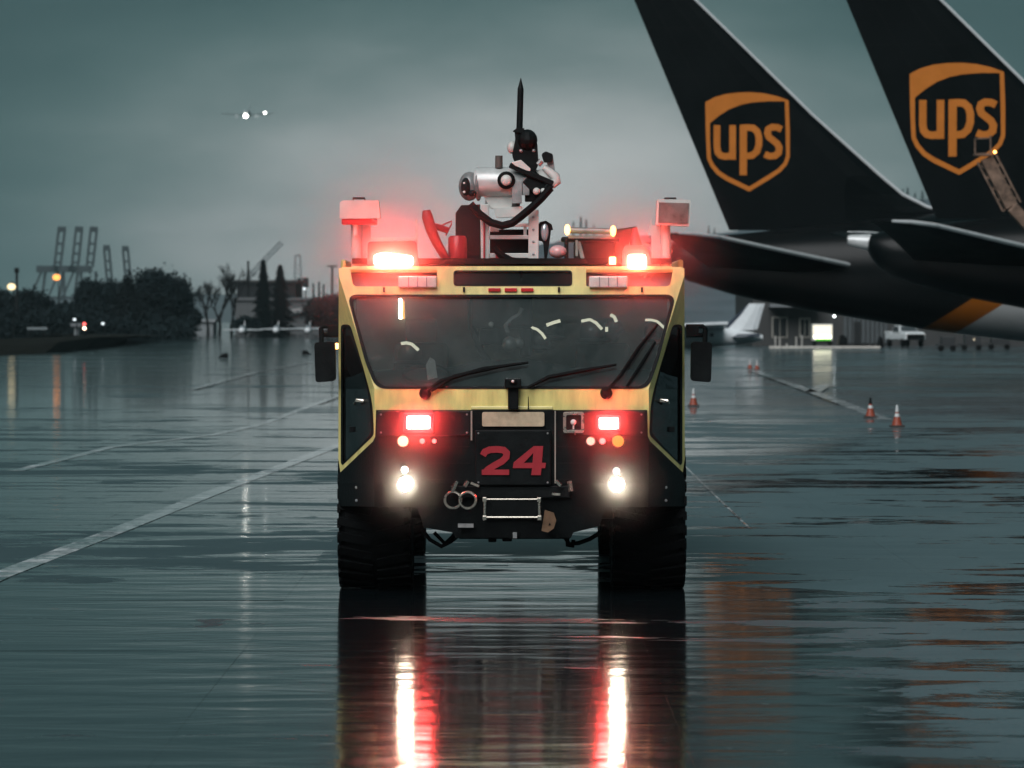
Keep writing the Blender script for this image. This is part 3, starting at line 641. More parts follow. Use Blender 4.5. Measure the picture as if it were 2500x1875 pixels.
part('roof_horn', REDP, lambda mb: mb.tube([T(x, y, .75) for x, y in ((1041, 513), (1043, 528), (1052, 560), (1066, 592), (1082, 620), (1098, 646))], [.035, .052, .05, .045, .04, .03], 10), smooth=True)
part('horn_bracket', REDP, lambda mb: (mb.cyl(T(1060, 552, .75), T(1092, 562, .8), .03), mb.tube([T(x, y, .8) for x, y in ((1076, 552), (1090, 545), (1103, 540), (1102, 548), (1088, 575))], .008, 6)))
part('red_rail', REDP, lambda mb: (pbox(mb, 1180, 520, 1184, 642, .88, .92), pbox(mb, 1210, 618, 1222, 643, .86, .9)), tr_)
tb = part('turret_drum', mat('turret_white', (.60, .60, .59), .35, metal=.2, var=.15, scale=8), lambda mb: mb.lathe(T(1160, 444, 1.0), [(.001, -.012), (.118, -.01), (.135, .02), (.135, .34), (.118, .46), (.07, .52), (.001, .53)], 'x', 28), smooth=True)
part('end_cap', GRY, lambda mb: (mb.ball(T(1146, 455, .98), (.10, .12, .135)), mb.tube([T(1168 + 4 * math.sin(a * .5236), 450 + 37 * math.cos(a * .5236), 1.0 + .13 * math.sin(a * .5236)) for a in range(13)], .016, 6)), tb, smooth=True)
part('optic', BLK, lambda mb: (mb.ball(T(1138, 456, .90), (.05, .06, .085)), mb.ball(T(1153, 472, .88), (.04, .04, .03))), tb, smooth=True)
part('optic_glint', CLENS, lambda mb: (mb.ball(T(1133, 447, .845), .011, 6, 4), mb.ball(T(1133, 469, .845), .014, 6, 4)), tb)
pv = T(1236, 440, .84)
pr = part('pivot', BLK, lambda mb: mb.lathe(pv, [(.001, .1), (.082, .1), (.082, .0), (.06, -.02), (.058, .01)], 'y', 20), tb, smooth=True)
part('pivot_cap', WHT, lambda mb: mb.ball((pv.x, pv.y - .005, pv.z), (.052, .03, .052)), tb, smooth=True)
part('stub', mat('brown_stub', (.10, .08, .07), .6), lambda mb: mb.cyl(T(1218, 410, .95), T(1218, 380, .95), .036, .034), tb, smooth=True)
part('saddle', WHT, lambda mb: (mb.sheet([rpoly([(1204, 508), (1278, 503), (1272, 528), (1212, 532)], 8)], flat(.9), .18), mb.sheet([rpoly([(1180, 478), (1250, 476), (1250, 506), (1198, 510)], 6)], flat(.98), .12)), tb, bevel=.015)
part('drum_underside', GRY, lambda mb: (mb.cyl(T(1185, 486, 1.05), T(1270, 490, 1.05), .07), mb.box(T(1262, 470, .92), (.09, .14, .20)), mb.box(T(1284, 455, .9), (.06, .1, .16))), tb, smooth=True)
dz = part('nozzle_body', BLK, lambda mb: (mb.ball(T(1287, 342, .85), (.095, .10, .10)), mb.sheet([rpoly([(1250, 380), (1258, 340), (1256, 318), (1300, 322), (1312, 350), (1315, 400), (1300, 436), (1282, 430), (1262, 408)], 6)], flat(.82), .14), mb.sheet([[(1252, 320), (1262, 312), (1280, 313), (1280, 326), (1256, 322)]], flat(.8), .12)), bevel=.012)
part('piercing_spike', BLK, lambda mb: (mb.cyl(T(1268, 325, .86), T(1271, 217, .86), .030, .028), mb.cyl(T(1271, 217, .86), T(1271.6, 190, .86), .028, .002)), dz, smooth=True)
part('side_ball', WHT, lambda mb: mb.ball(T(1250, 360, .9), (.045, .06, .06)), dz, smooth=True)
for x, y in ((1285, 335), (1290, 347), (1272, 368), (1303, 368)): part('nozzle_bolt', GRY, lambda mb: mb.ball(T(x, y, .815), .016, 8, 5), dz, smooth=True)
part('cradle_plate', WHT, lambda mb: (mb.sheet([[(1249, 396), (1272, 390), (1296, 412), (1294, 418), (1262, 412)]], flat(.80), .06), mb.sheet([[(1300, 416), (1330, 412), (1356, 438), (1346, 452), (1316, 436)]], flat(.86), .06)), dz, bevel=.006)
part('cradle_bar', BLK, lambda mb: (mb.bar(T(1244, 403, .83), T(1350, 448, .83), .06, .05), mb.bar(T(1345, 450, .85), T(1318, 488, .85), .08, .07), mb.bar(T(1290, 430, .9), T(1330, 470, .9), .12, .16), mb.box(T(1300, 474, .95), (.14, .12, .14))), dz, bevel=.01)
part('turret_camera', BLK, lambda mb: mb.sheet([rpoly([(1322, 376), (1332, 369), (1350, 376), (1349, 396), (1328, 396)], 4)], flat(.8), .12), dz, bevel=.01)
part('camera_bracket', GRY, lambda mb: (mb.sheet([[(1334, 394), (1350, 380), (1355, 416), (1342, 418)]], flat(.85), .06), mb.cyl(T(1313, 402, .84), T(1322, 392, .84), .03)), dz)
part('elbow', WHT, lambda mb: (mb.tube([T(x, y, .86) for x, y in ((1328, 408), (1344, 422), (1356, 432), (1358, 442), (1346, 454))], [.03, .04, .045, .05, .035], 10), mb.ball(T(1310, 467, .80), .034), mb.ball(T(1326, 466, .82), .026)), dz, smooth=True)
part('supply_hose', RUB, lambda mb: mb.tube([T(x, y, .80) for x, y in ((1148, 498), (1170, 522), (1198, 543), (1226, 551), (1250, 545), (1270, 530), (1300, 505), (1322, 484), (1345, 458))], .036, 8), tb, smooth=True)
part('supply_hose', RUB, lambda mb: mb.tube([T(x, y, .84) for x, y in ((1205, 604), (1222, 622), (1248, 636), (1276, 640))], .032, 8), tb, smooth=True)
sl = part('search_lamp', BLK, lambda mb: mb.sheet([rpoly([(1312, 546), (1336, 543), (1346, 556), (1342, 590), (1334, 640), (1330, 640), (1326, 590), (1312, 586)], 5)], flat(.95), .12), bevel=.01)
part('lens', mat('search_lens', (.55, .62, .66), .2, metal=.6), lambda mb: mb.ball(T(1330, 566, .94), (.038, .03, .085)), sl, smooth=True)
part('hood', RUB, lambda mb: mb.tube([T(x, y, .93) for x, y in ((1318, 546), (1332, 542), (1344, 550), (1347, 562))], .014, 6), sl)
# rear light bar carried on the rear deck
lb = part('rear_light_bar', GRY, lambda mb: (mb.cyl(T(1388, 562, 5.5), T(1500, 565, 5.5), .032), pbox(mb, 1388, 575, 1500, 582, 5.5, 5.7)), smooth=True)
for x, y in ((1385, 561), (1497, 564)):
    part('amber_marker', EM_AMB, lambda mb: mb.ball(T(x, y, 5.4), (.03, .035, .055)), lb, smooth=True)
part('bar_mount', BLK, lambda mb: (pbox(mb, 1378, 583, 1388, 650, 5.5, 5.7), pbox(mb, 1402, 590, 1500, 650, 5.6, 6.2), mb.sheet([[(1500, 585), (1500, 560), (1556, 552), (1560, 650), (1500, 650)]], flat(5.8), .5), pbox(mb, 1370, 578, 1512, 590, 5.6, 6.0)), lb, bevel=.02)
part('rear_stay', GRY, lambda mb: (pbox(mb, 1405, 586, 1411, 625, 5.45, 5.5), mb.bar(T(1412, 590, 5.5), T(1425, 640, 5.5), .04)), lb)

# ------------------------------------------------------------------ cargo airplanes (tail ends), noses to the right
PY1, PY2 = 170.0, 150.5
def ax(px): return (px - 1785) / 58.8
def azz(py): return CH + (HOR - py) / 58.8
def livery():
    m = newmat('fuselage_livery'); n = m.node_tree.nodes; l = m.node_tree.links
    o = n.new('ShaderNodeOutputMaterial'); b = n.new('ShaderNodeBsdfPrincipled'); l.new(b.outputs[0], o.inputs[0])
    t = n.new('ShaderNodeTexCoord'); s = n.new('ShaderNodeSeparateXYZ'); l.new(t.outputs['Object'], s.inputs[0])
    q = n.new('ShaderNodeMath'); q.operation = 'MULTIPLY_ADD'; l.new(s.outputs[2], q.inputs[0]); q.inputs[1].default_value = -1.5; l.new(s.outputs[0], q.inputs[2])
    d = n.new('ShaderNodeMapRange'); l.new(q.outputs[0], d.inputs[0]); d.inputs['From Min'].default_value = 0; d.inputs['From Max'].default_value = 10
    r = n.new('ShaderNodeValToRGB'); r.color_ramp.interpolation = 'CONSTANT'; l.new(d.outputs[0], r.inputs[0])
    r.color_ramp.elements[0].color = (.0030, .0046, .0052, 1); r.color_ramp.elements[1].position = .47; r.color_ramp.elements[1].color = (.34, .105, .012, 1)
    e = r.color_ramp.elements.new(.63); e.color = (.55, .56, .56, 1)
    l.new(r.outputs[0], b.inputs['Base Color']); b.inputs['Roughness'].default_value = .32; b.inputs['Specular IOR Level'].default_value = .16
    return m
LIV = livery()
def airplane(label):
    t = thing('cargo_airplane', label, 'airplane', (0, 0, 0), 'brown tailed cargo airplanes')
    # fuselage sections: x, top z, bottom z
    sec = [(-2.62, 5.56, 5.06), (-2.5, 5.62, 4.80), (-2.2, 5.70, 4.40), (-1.8, 5.80, 4.10), (0, 6.03, 3.55), (.94, 6.12, 3.33), (3.15, 6.36, 2.90), (6.0, 6.68, 2.42), (8.25, 6.92, 2.05), (12.2, 7.20, 1.58), (16, 7.32, 1.45), (28, 7.34, 1.42)]
    def fus(mb):
        S_ = []
        for x, a, b in sec:
            cz, rz = (a + b) / 2, (a - b) / 2; ry = min(2.51, rz * .93)
            S_.append([(x, ry * math.cos(k * .19635), cz + rz * math.sin(k * .19635)) for k in range(32)])
        mb.loft(S_)
    fu = part('fuselage', LIV, fus, t, smooth=True)
    part('tail_exhaust', mat('pale_exhaust', (.55, .56, .56), .35, metal=.2), lambda mb: mb.loft([[(x, ry * math.cos(k * .5236), cz + rz * math.sin(k * .5236)) for k in range(12)] for x, ry, rz, cz in ((-3.35, .16, .16, 5.42), (-3.2, .2, .22, 5.40), (-2.5, .27, .31, 5.33))]), fu, smooth=True)
    # fin: wedge section, thickest one fifth behind the leading edge
    rows = [(16.35, -4.27, -2.10), (14.1, -3.325, 0.21), (11.0, -2.04, 3.35), (8.45, -1.0, 6.2), (7.69, -.69, 7.1), (7.18, -.48, 8.1), (6.95, -.39, 8.9), (6.2, -.08, 9.4)]
    TE0 = lambda z: -4.27 + (16.35 - z) * .4128
    def yside(x, z): return .02 + .053 * (x - TE0(z))
    def fx_(z):
        for (z0, a0, b0), (z1, a1, b1) in zip(rows, rows[1:]):
            if z1 <= z <= z0:
                k = (z0 - z) / (z0 - z1); return a0 + (a1 - a0) * k, b0 + (b1 - b0) * k
        return rows[-1][1:]
    def fin(mb):
        S_ = []
        for z, te, le in rows:
            te = TE0(z); c0 = te + (le - te) * .8 if z > 8 else te + (6.0 - te) * .8
            h = yside(c0, z); xm = te + (le - te) * .93 if z > 8 else (c0 + le) / 2 + .3
            S_.append([(te, -.02, z), (c0, -h, z), (xm, -h * .7, z), (le, 0, z), (xm, h * .7, z), (c0, h, z), (te, .02, z)])
        mb.loft(S_)
    fn = part('fin', BROWN, fin, t)
    part('leading_edge', POL, lambda mb: mb.tube([(le + .02, 0, z) for z, te, le in rows[:-1]], [.06, .062, .066, .075, .08, .075, .05], 8), fn, smooth=True)
    def surf(px, py):
        x, z = ax(px), azz(py); return (x, -yside(x, z) - .012, z)
    # shield and lettering, laid just proud of the port side of the fin
    O = [(1721.5, 250), (1744, 238), (1772, 230), (1803, 226.5), (1834, 226), (1865, 229), (1897, 236), (1924, 246), (1927, 320), (1927, 384), (1920, 403), (1905, 420), (1880, 437), (1828.6, 468), (1772, 441), (1750, 426), (1735, 408), (1726, 389), (1723, 330)]
    I = [(1733, 301), (1755, 283), (1780, 267), (1808, 256.5), (1835, 251), (1875, 248), (1915, 248.5), (1917, 320), (1918, 381), (1912, 398), (1899, 412), (1876, 427), (1828.6, 456), (1777, 431), (1757, 418), (1743, 402), (1735, 386), (1733, 340)]
    sh = part('shield_logo', GOLD, lambda mb: mb.sheet([O, I], surf, .01), fn)
    for nm, P, wd, o_ in (('letter_u', [(1750, 306), (1750, 360), (1752, 372), (1759, 380), (1770, 382.5), (1788, 380)], 16, 0), ('letter_u', [(1788, 306), (1788, 390)], 16, .006),
                          ('letter_p', [(1814, 310), (1814, 428)], 17.5, 0), ('letter_p', [(1806, 313), (1824, 312), (1838, 313), (1848, 322), (1852, 336), (1852, 354), (1847, 370), (1836, 380), (1822, 381.5), (1808, 380)], 16, .006),
                          ('letter_s', [(1907, 317), (1897, 312), (1884, 311), (1875, 316), (1872.5, 325), (1876, 335), (1886, 343), (1896, 351), (1901.5, 361), (1900, 373), (1891, 381), (1878, 382), (1866, 377)], 16, 0)):
        mb = MB(); strip(mb, P, wd, lambda x, y: (surf(x, y)[0], surf(x, y)[1] - o_, surf(x, y)[2]), .01); mb.build(nm, GOLD, fn)
    SEAM = mat('fin_seam', (.0055, .0075, .008), .6, spec=.1)
    def along(u, z): te, le = TE0(z), fx_(z)[1]; x = te + (le - te) * u; return (x, -yside(x, z) - .006, z)
    for nm, za, zb, u in (('rudder_seam', 6.4, 16.2, .27), ('panel_line', 7.9, 16.2, .62)):
        mb = MB(); P = [along(u, za + (zb - za) * k / 8) for k in range(9)]
        mb.add([(p[0] - .02, p[1], p[2]) for p in P] + [(p[0] + .02, p[1] - .001, p[2]) for p in P], [(k, k + 1, 10 + k, 9 + k) for k in range(8)]); mb.build(nm, SEAM, fn)
    for z in (9.6, 12.6, 14.6):
        mb = MB(); P = [along(u, z) for u in (.02, .27, .5, .78)]
        mb.add([(p[0], p[1] - .001, p[2] - .015) for p in P] + [(p[0], p[1] - .001, p[2] + .015) for p in P], [(k, k + 1, 5 + k, 4 + k) for k in range(3)]); mb.build('panel_line', SEAM, fn)
    # stabilizers
    for s in (-1, 1):
        pts = [(0.0, 5.6, -.9, 4.62, .30), (1.7, 4.75, -1.1, 4.72, .26), (5, 1.9, -2.0, 5.22, .19), (8.4, -1.0, -2.95, 5.75, .11), (9.1, -1.9, -3.2, 5.84, .07), (9.35, -2.6, -3.3, 5.87, .03)]
        def st(mb):
            S_ = []
            for y, le, te, z, h in pts:
                c = le - te
                S_.append([(le, s * y, z), (le - c * .12, s * y, z + h * .8), (le - c * .35, s * y, z + h), (te, s * y, z + .02), (te, s * y, z - .02), (le - c * .35, s * y, z - h), (le - c * .12, s * y, z - h * .8)])
            mb.loft(S_)
        sb = part('stabilizer', BROWN, st, t, smooth=True)
        part('leading_edge', POL, lambda mb: mb.tube([(le + .02, s * y, z + .02) for y, le, te, z, h in pts[1:]], [.10, .09, .08, .075, .05], 8), sb, smooth=True)
    return t
pl1 = airplane('brown cargo airplane tail with gold shield, the farther one, directly beside the fire truck')
pl1.location = ((1785 - 1250) / 58.8, PY1, 0)
pl2 = dup(pl1, (15.68, PY2, 0), 'brown cargo airplane tail with larger gold shield, cut by the right frame edge')

# boom lift arm with a work light, its base out of frame to the right
BL = W(2490, 520, 132); rx = BL.x + 3.2
bm_ = thing('boom_lift', 'weathered boom lift arm with small orange light before the larger tail', 'boom lift', (rx, 132, 0))
part('carriage', mat('lift_paint', (.20, .10, .05), .6, var=.4), lambda mb: (mb.box((rx, 132, .95), (2.4, 4.2, .8)), mb.box((rx, 132, 1.9), (1.6, 1.6, 1.2))), bm_, bevel=.08)
for s in (-1, 1):
    for q in (-1, 1):
        part('wheel', RUB, lambda mb: mb.lathe((rx + s * 1.15, 132 + q * 1.4, .5), [(.3, -.18), (.47, -.17), (.5, -.1), (.5, .1), (.47, .17), (.3, .18)], 'x', 20), bm_, smooth=True)
TIM = mat('lift_boom', (.17, .11, .08), .55, metal=.4, var=.6, scale=4, bump=.5, bscale=5)
pa, pb, pc = Vector((rx, 132, 2.3)), W(2470, 505, 132), W(2408, 385, 132)
part('boom', TIM, lambda mb: (mb.bar(pa, pb, .38), mb.bar(pb, pc, .30, .42)), bm_, bevel=.03)
def lattice(mb):
    d = (pc - pb); nrm = Vector((d.z, 0, -d.x)).normalized() * .32
    for k in range(9):
        p = pb + d * (k / 9); q = pb + d * ((k + 1) / 9); sg = 1 if k % 2 else -1
        mb.bar(p + nrm * sg, q - nrm * sg, .05)
    mb.bar(pb + nrm, pc + nrm, .06); mb.bar(pb - nrm, pc - nrm, .06)
part('lattice', TIM, lattice, bm_)
part('basket', TIM, lambda mb: (mb.box(pc + Vector((-.15, 0, .1)), (.5, .6, .08)), mb.bar(pc + Vector((-.4, -.3, .1)), pc + Vector((-.4, -.3, .6)), .05), mb.bar(pc + Vector((.1, -.3, .1)), pc + Vector((.1, -.3, .7)), .05), mb.bar(pc + Vector((-.4, -.3, .6)), pc + Vector((.1, -.3, .62)), .05)), bm_)
part('work_light', EM_AMB, lambda mb: mb.ball(W(2429, 371, 131.4), .05), bm_, smooth=True)

# ------------------------------------------------------------------ traffic cones and small ground things
def cone(loc, label, lit=False):
    t = thing('traffic_cone', label, 'traffic cone', tuple(loc), 'traffic cones on the apron'); x, y = loc[0], loc[1]
    part('base', mat('cone_base', (.045, .03, .026), .7), lambda mb: mb.box((x, y, .03), (.34, .34, .035)), t, bevel=.01)
    bd = part('body', ORG, lambda mb: mb.lathe((x, y, .045), [(.125, 0), (.068, .2), (.066, .2)], 'z', 18), t, smooth=True)
    part('collar', CONEW, lambda mb: mb.lathe((x, y, .045), [(.068, .2), (.05, .275)], 'z', 18), bd, smooth=True)
    part('upper_band', ORG, lambda mb: mb.lathe((x, y, .045), [(.05, .275), (.044, .31)], 'z', 18), bd, smooth=True)
    part('top', CONEW if not lit else BLK, lambda mb: mb.lathe((x, y, .045), [(.044, .31), (.033, .42), (.026, .47), (.004, .475)], 'z', 18), bd, smooth=True)
    return t
c1 = cone(G(2190, 1043), 'orange and white traffic cone, nearest of the pair standing right of the fire truck')
c2 = cone(G(2125, 1020), 'dark topped traffic cone beside the painted line, farther of the near pair', True)
dup(c1, G(1693, 992), 'traffic cone just below the truck mirror at the cab edge')
dup(c1, G(1831, 902), 'small distant traffic cone at the far end of the painted line, left one')
dup(c1, G(1848, 904), 'small distant traffic cone at the far end of the painted line, right one')
wt = thing('sandbag_marker', 'dark weighted marker base with thin rod on the empty left apron', 'marker', tuple(G(543, 874)))
q = G(543, 874)
part('base', RUB, lambda mb: mb.loft([[(q.x - .32, q.y - .2, 0), (q.x + .36, q.y - .2, 0), (q.x + .36, q.y + .3, 0), (q.x - .3, q.y + .3, 0)], [(q.x - .05, q.y - .15, .26), (q.x + .34, q.y - .15, .34), (q.x + .34, q.y + .25, .34), (q.x - .05, q.y + .25, .26)]]), wt, bevel=.05)
part('rod', RUB, lambda mb: mb.cyl((q.x - .12, q.y, .1), (q.x - .14, q.y, .95), .016, .012, 6), wt)
q2 = G(748, 866)
ck = thing('wheel_chock', 'small dark wedge chock lying near the truck side mirror', 'chock', tuple(q2))
part('wedge', RUB, lambda mb: mb.loft([[(q2.x - .32, q2.y - .15, 0), (q2.x + .36, q2.y - .15, 0), (q2.x + .36, q2.y + .15, 0), (q2.x - .32, q2.y + .15, 0)], [(q2.x - .25, q2.y - .15, .34), (q2.x + .02, q2.y - .15, .30), (q2.x + .02, q2.y + .15, .30), (q2.x - .25, q2.y + .15, .34)]]), ck, bevel=.02)

# ------------------------------------------------------------------ right background: hangar, jet, pickup, lit cart
def wbox(mb, x0, y0, x1, y1, Y, d):
    p, q = W(x0, y1, Y), W(x1, y0, Y); return mb.box(((p.x + q.x) / 2, Y + d / 2, (p.z + q.z) / 2), (q.x - p.x, d, q.z - p.z))
HY = 392.0
hg = thing('hangar', 'dark low hangar building beyond the airplane tails with framed window', 'hangar', tuple(W(2030, 844, HY)))
hg.location.z = 0
part('wall', DBLD, lambda mb: wbox(mb, 1837, 690, 2560, 845, HY, 30), hg)
part('roof', mat('hangar_roof', (.05, .052, .055), .6), lambda mb: wbox(mb, 1832, 680, 2566, 690, HY - 1, 32), hg)
for x0, y0, x1, y1 in ((1888, 777, 1920, 822), (1955, 780, 1975, 822)):
    wn_ = part('window', mat('window_dark', (.02, .022, .024), .15), lambda mb: wbox(mb, x0, y0, x1, y1, HY - .05, .2), hg)
    part('frame', mat('window_frame', (.26, .25, .22), .6), lambda mb: (wbox(mb, x0 - 4, y0 - 4, x1 + 4, y0, HY - .15, .3), wbox(mb, x0 - 4, y1, x1 + 4, y1 + 3, HY - .15, .3), wbox(mb, x0 - 4, y0, x0, y1, HY - .15, .3), wbox(mb, x1, y0, x1 + 3, y1, HY - .15, .3), wbox(mb, (x0 + x1) / 2 - 1, y0, (x0 + x1) / 2 + 1, y1, HY - .12, .2)), wn_)
for x in range(2060, 2170, 11):
    part('wall_panel', mat('ribbed_panel', (.065, .075, .08), .5), lambda mb: wbox(mb, x, 762, x + 8, 838, HY - .2, .2), hg)
part('canopy', mat('canopy_pale', (.17, .18, .19), .6), lambda mb: wbox(mb, 1880, 742, 2000, 750, HY - 3, 3), hg)
part('sliding_door', mat('door_black', (.012, .013, .014), .4), lambda mb: wbox(mb, 2085, 785, 2100, 840, HY - .32, .12), hg)
part('wall_lamp', emit('small_white_lamp', (.9, 1, 1), 6), lambda mb: mb.ball(W(2037, 772, HY - .6), .10), hg, smooth=True)
# lit service cart
CY = 376.0
lc = thing('service_cart', 'brightly lit white box cart with green lower edge before the hangar', 'cart', (W(2008, 840, CY).x, CY, 0))
part('box', mat('lit_box_skin', (.6, .6, .56), .5), lambda mb: wbox(mb, 1983, 791, 2033, 832, CY, 1.4), lc, bevel=.05)
part('light_panel', emit('panel_glow', (1, .93, .74), .75), lambda mb: wbox(mb, 1985, 794, 2031, 820, CY - .04, .03), lc)
part('tube_lamp', emit('panel_tube', (1, .95, .72), 3.2), lambda mb: wbox(mb, 1987, 819, 2029, 826, CY - .06, .05), lc)
part('green_strip', emit('green_strip', (.16, .9, .06), .55), lambda mb: wbox(mb, 1992, 827, 2028, 831, CY - .05, .05), lc)
part('frame', BLK, lambda mb: (wbox(mb, 1986, 833, 1989, 846, CY, 1.2), wbox(mb, 2028, 833, 2031, 846, CY, 1.2), wbox(mb, 1984, 832, 2033, 836, CY, 1.4)), lc)
for s in (1992, 2024):
    part('wheel', RUB, lambda mb: mb.lathe((W(s, 0, CY).x, CY + .6, .22), [(.1, -.08), (.22, -.07), (.22, .07), (.1, .08)], 'x', 14), lc, smooth=True)
kb = MB(); wbox(kb, 1878, 846, 2150, 852, 352, .5)
kb_ = kb.build('barrier_kerb', mat('kerb_white', (.50, .47, .43), .7, var=.3), None, bevel=.03)
kb_.location.z = -W(0, 852, 352).z; tag(kb_, 'long low pale kerb barrier running before the hangar', 'kerb')
for i, (x, t_) in enumerate(((1893, 820), (1904, 824), (1921, 838), (1944, 822), (1958, 818))):
    p = W(x, 846, 366); h = W(x, t_, 366).z
    b2 = MB().cyl((p.x, 366, 0), (p.x, 366, h), .07, .07, 10).build('bollard', mat('bollard_pale', (.42, .40, .37), .6), None, smooth=True)
    tag(b2, ['pale slim bollard before hangar window, leftmost of five', 'pale bollard second from the left of five before hangar', 'shortest pale bollard before the hangar', 'pale bollard just right of the shortest one', 'tallest pale bollard nearest the lit cart'][i], 'bollard', 'bollards before the hangar')
for i, (x0, y0, x1) in enumerate(((2045, 818, 2070), (2142, 822, 2158))):
    p, q3 = W(x0, 845, 372), W(x1, y0, 372); p.z = 0
    gb = MB().loft([[(p.x, 372, 0), (q3.x, 372, 0), (q3.x, 373, 0), (p.x, 373, 0)], [(p.x + .15, 372, q3.z * .8), (q3.x - .1, 372, q3.z * .8), (q3.x - .1, 373, q3.z * .8), (p.x + .15, 373, q3.z * .8)], [(p.x + .35, 372.2, q3.z), (q3.x - .35, 372.2, q3.z), (q3.x - .35, 372.8, q3.z), (p.x + .35, 372.8, q3.z)]]).build('refuse_bin', RUB, None, bevel=.05)
    tag(gb, ['black domed bin standing right of the lit cart', 'black bin standing left of the white pickup'][i], 'bin')
# pickup
PK = 372.0
pu = thing('pickup_truck', 'white pickup truck parked facing right of the hangar door', 'pickup truck', (W(2215, 846, PK).x, PK, 0))
ux = W(2215, 846, PK).x
PW = mat('pickup_white', (.66, .69, .70), .3, coat=.4, var=.05)
def pickbody(mb):
    # seen from the front, turned a little so its left flank shows
    mb.box((0, 0, .95), (1.95, 5.4, .62)); mb.box((0, 2.0, 1.32), (1.95, 1.9, .22))
def place(mb):
    m = Matrix.Rotation(R(15), 3, 'Z')
    mb.v = [tuple(m @ Vector(v) + Vector((ux, PK + 2, 0))) for v in mb.v]
part('body', PW, lambda mb: (pickbody(mb), place(mb)), pu, bevel=.12)
part('hood', PW, lambda mb: (mb.loft([[(-.95, -2.65, 1.18), (.95, -2.65, 1.18), (.95, -1.2, 1.2), (-.95, -1.2, 1.2)], [(-.85, -2.5, 1.36), (.85, -2.5, 1.36), (.9, -1.1, 1.45), (-.9, -1.1, 1.45)]]), place(mb)), pu, bevel=.05)
part('cabin', PW, lambda mb: (mb.loft([[(-.93, -1.2, 1.3), (.93, -1.2, 1.3), (.93, 1.1, 1.3), (-.93, 1.1, 1.3)], [(-.72, -.45, 1.97), (.72, -.45, 1.97), (.74, .9, 1.97), (-.74, .9, 1.97)]]), place(mb)), pu, bevel=.06)
part('windscreen', mat('pickup_glass', (.05, .06, .065), .08), lambda mb: (mb.loft([[(-.8, -1.10, 1.42), (.8, -1.10, 1.42), (.8, -1.0, 1.42), (-.8, -1.0, 1.42)], [(-.66, -.60, 1.90), (.66, -.60, 1.90), (.66, -.5, 1.90), (-.66, -.5, 1.90)]]), place(mb)), pu)
part('side_window', mat('pickup_glass', (.05, .06, .065), .08), lambda mb: (mb.loft([[(-.945, -.7, 1.42), (-.92, -.7, 1.42), (-.92, .8, 1.42), (-.945, .8, 1.42)], [(-.80, -.35, 1.88), (-.76, -.35, 1.88), (-.76, .75, 1.88), (-.80, .75, 1.88)]]), place(mb)), pu)
part('grille', RUB, lambda mb: (mb.box((0, -2.73, .92), (1.7, .08, .5)), place(mb)), pu, bevel=.03)
for s in (-1, 1):
    part('headlamp', CLENS, lambda mb: (mb.box((s * .78, -2.735, 1.1), (.28, .05, .16)), place(mb)), pu, bevel=.02)
    for q in (-1.75, 1.75):
        part('wheel', RUB, lambda mb: (mb.lathe((s * .86, q, .40), [(.24, -.13), (.38, -.12), (.40, -.06), (.40, .06), (.38, .12), (.24, .13)], 'x', 18), place(mb)), pu, smooth=True)
# white jet
JY = 372.0
jx = W(1760, 0, JY).x
jt = thing('small_jet', 'small white jet with upright tail fin parked beside the truck mirror', 'airplane', (jx, JY, 0))
def js(px): return (px - 1760) * JY / F + jx
def jz(py): return CH + (HOR - py) * JY / F
def jfus(mb):
    S_ = []
    for px, t_, b in ((1470, 828, 838), (1500, 812, 846), (1560, 800, 850), (1650, 797, 850), (1740, 797, 848), (1800, 804, 842), (1840, 812, 836), (1862, 818, 830)):
        cz, rz = (jz(t_) + jz(b)) / 2, (jz(t_) - jz(b)) / 2
        S_.append([(js(px), JY + rz * math.cos(k * .3927), cz + rz * math.sin(k * .3927)) for k in range(16)])
    mb.loft(S_)
jf = part('fuselage', TWHT, jfus, jt, smooth=True)
def jfin(mb):
    mb.loft([[(js(a), JY - h, jz(y)), (js((a + b) / 2), JY - h * 1.5, jz(y)), (js(b), JY, jz(y)), (js((a + b) / 2), JY + h * 1.5, jz(y)), (js(a), JY + h, jz(y))] for y, a, b, h in ((806, 1774, 1848, .16), (770, 1808, 1858, .11), (741, 1829, 1867, .07))])
jn = part('fin', TWHT, jfin, jt)
part('rudder', mat('rudder_grey', (.52, .55, .57), .4), lambda mb: mb.loft([[(js(a), JY - .2, jz(y)), (js(b), JY - .2, jz(y)), (js(b), JY - .18, jz(y)), (js(a), JY - .18, jz(y))] for y, a, b in ((804, 1836, 1849), (743, 1856, 1866))]), jn)
part('dorsal_fin', mat('jet_blue', (.03, .04, .06), .4), lambda mb: mb.loft([[(js(a), JY - .05, jz(y)), (js(b), JY - .05, jz(y)), (js(b), JY + .05, jz(y)), (js(a), JY + .05, jz(y))] for y, a, b in ((800, 1764, 1790), (745, 1824, 1832))]), jn)
part('tailplane', mat('jet_blue', (.03, .04, .06), .4), lambda mb: mb.loft([[(js(1782), JY - .6, jz(824)), (js(1800), JY - .6, jz(815)), (js(1852), JY - .6, jz(814)), (js(1856), JY - .6, jz(821))], [(js(1815), JY - 3.2, jz(822)), (js(1830), JY - 3.2, jz(816)), (js(1850), JY - 3.2, jz(816)), (js(1852), JY - 3.2, jz(820))]]), jt)
part('wing', TWHT, lambda mb: mb.loft([[(js(1640), JY - 8, jz(790)), (js(1766), JY - 8, jz(785)), (js(1766), JY - 8, jz(791)), (js(1640), JY - 8, jz(796))], [(js(1600), JY, jz(804)), (js(1766), JY, jz(799)), (js(1766), JY, jz(806)), (js(1600), JY, jz(810))]]), jt)
part('engine_pod', TWHT, lambda mb: mb.lathe((js(1668), JY - 2.4, jz(815)), [(.2, 0), (.42, .2), (.46, .9), (.36, 1.8), (.2, 2.1)], 'x', 18), jt, smooth=True)
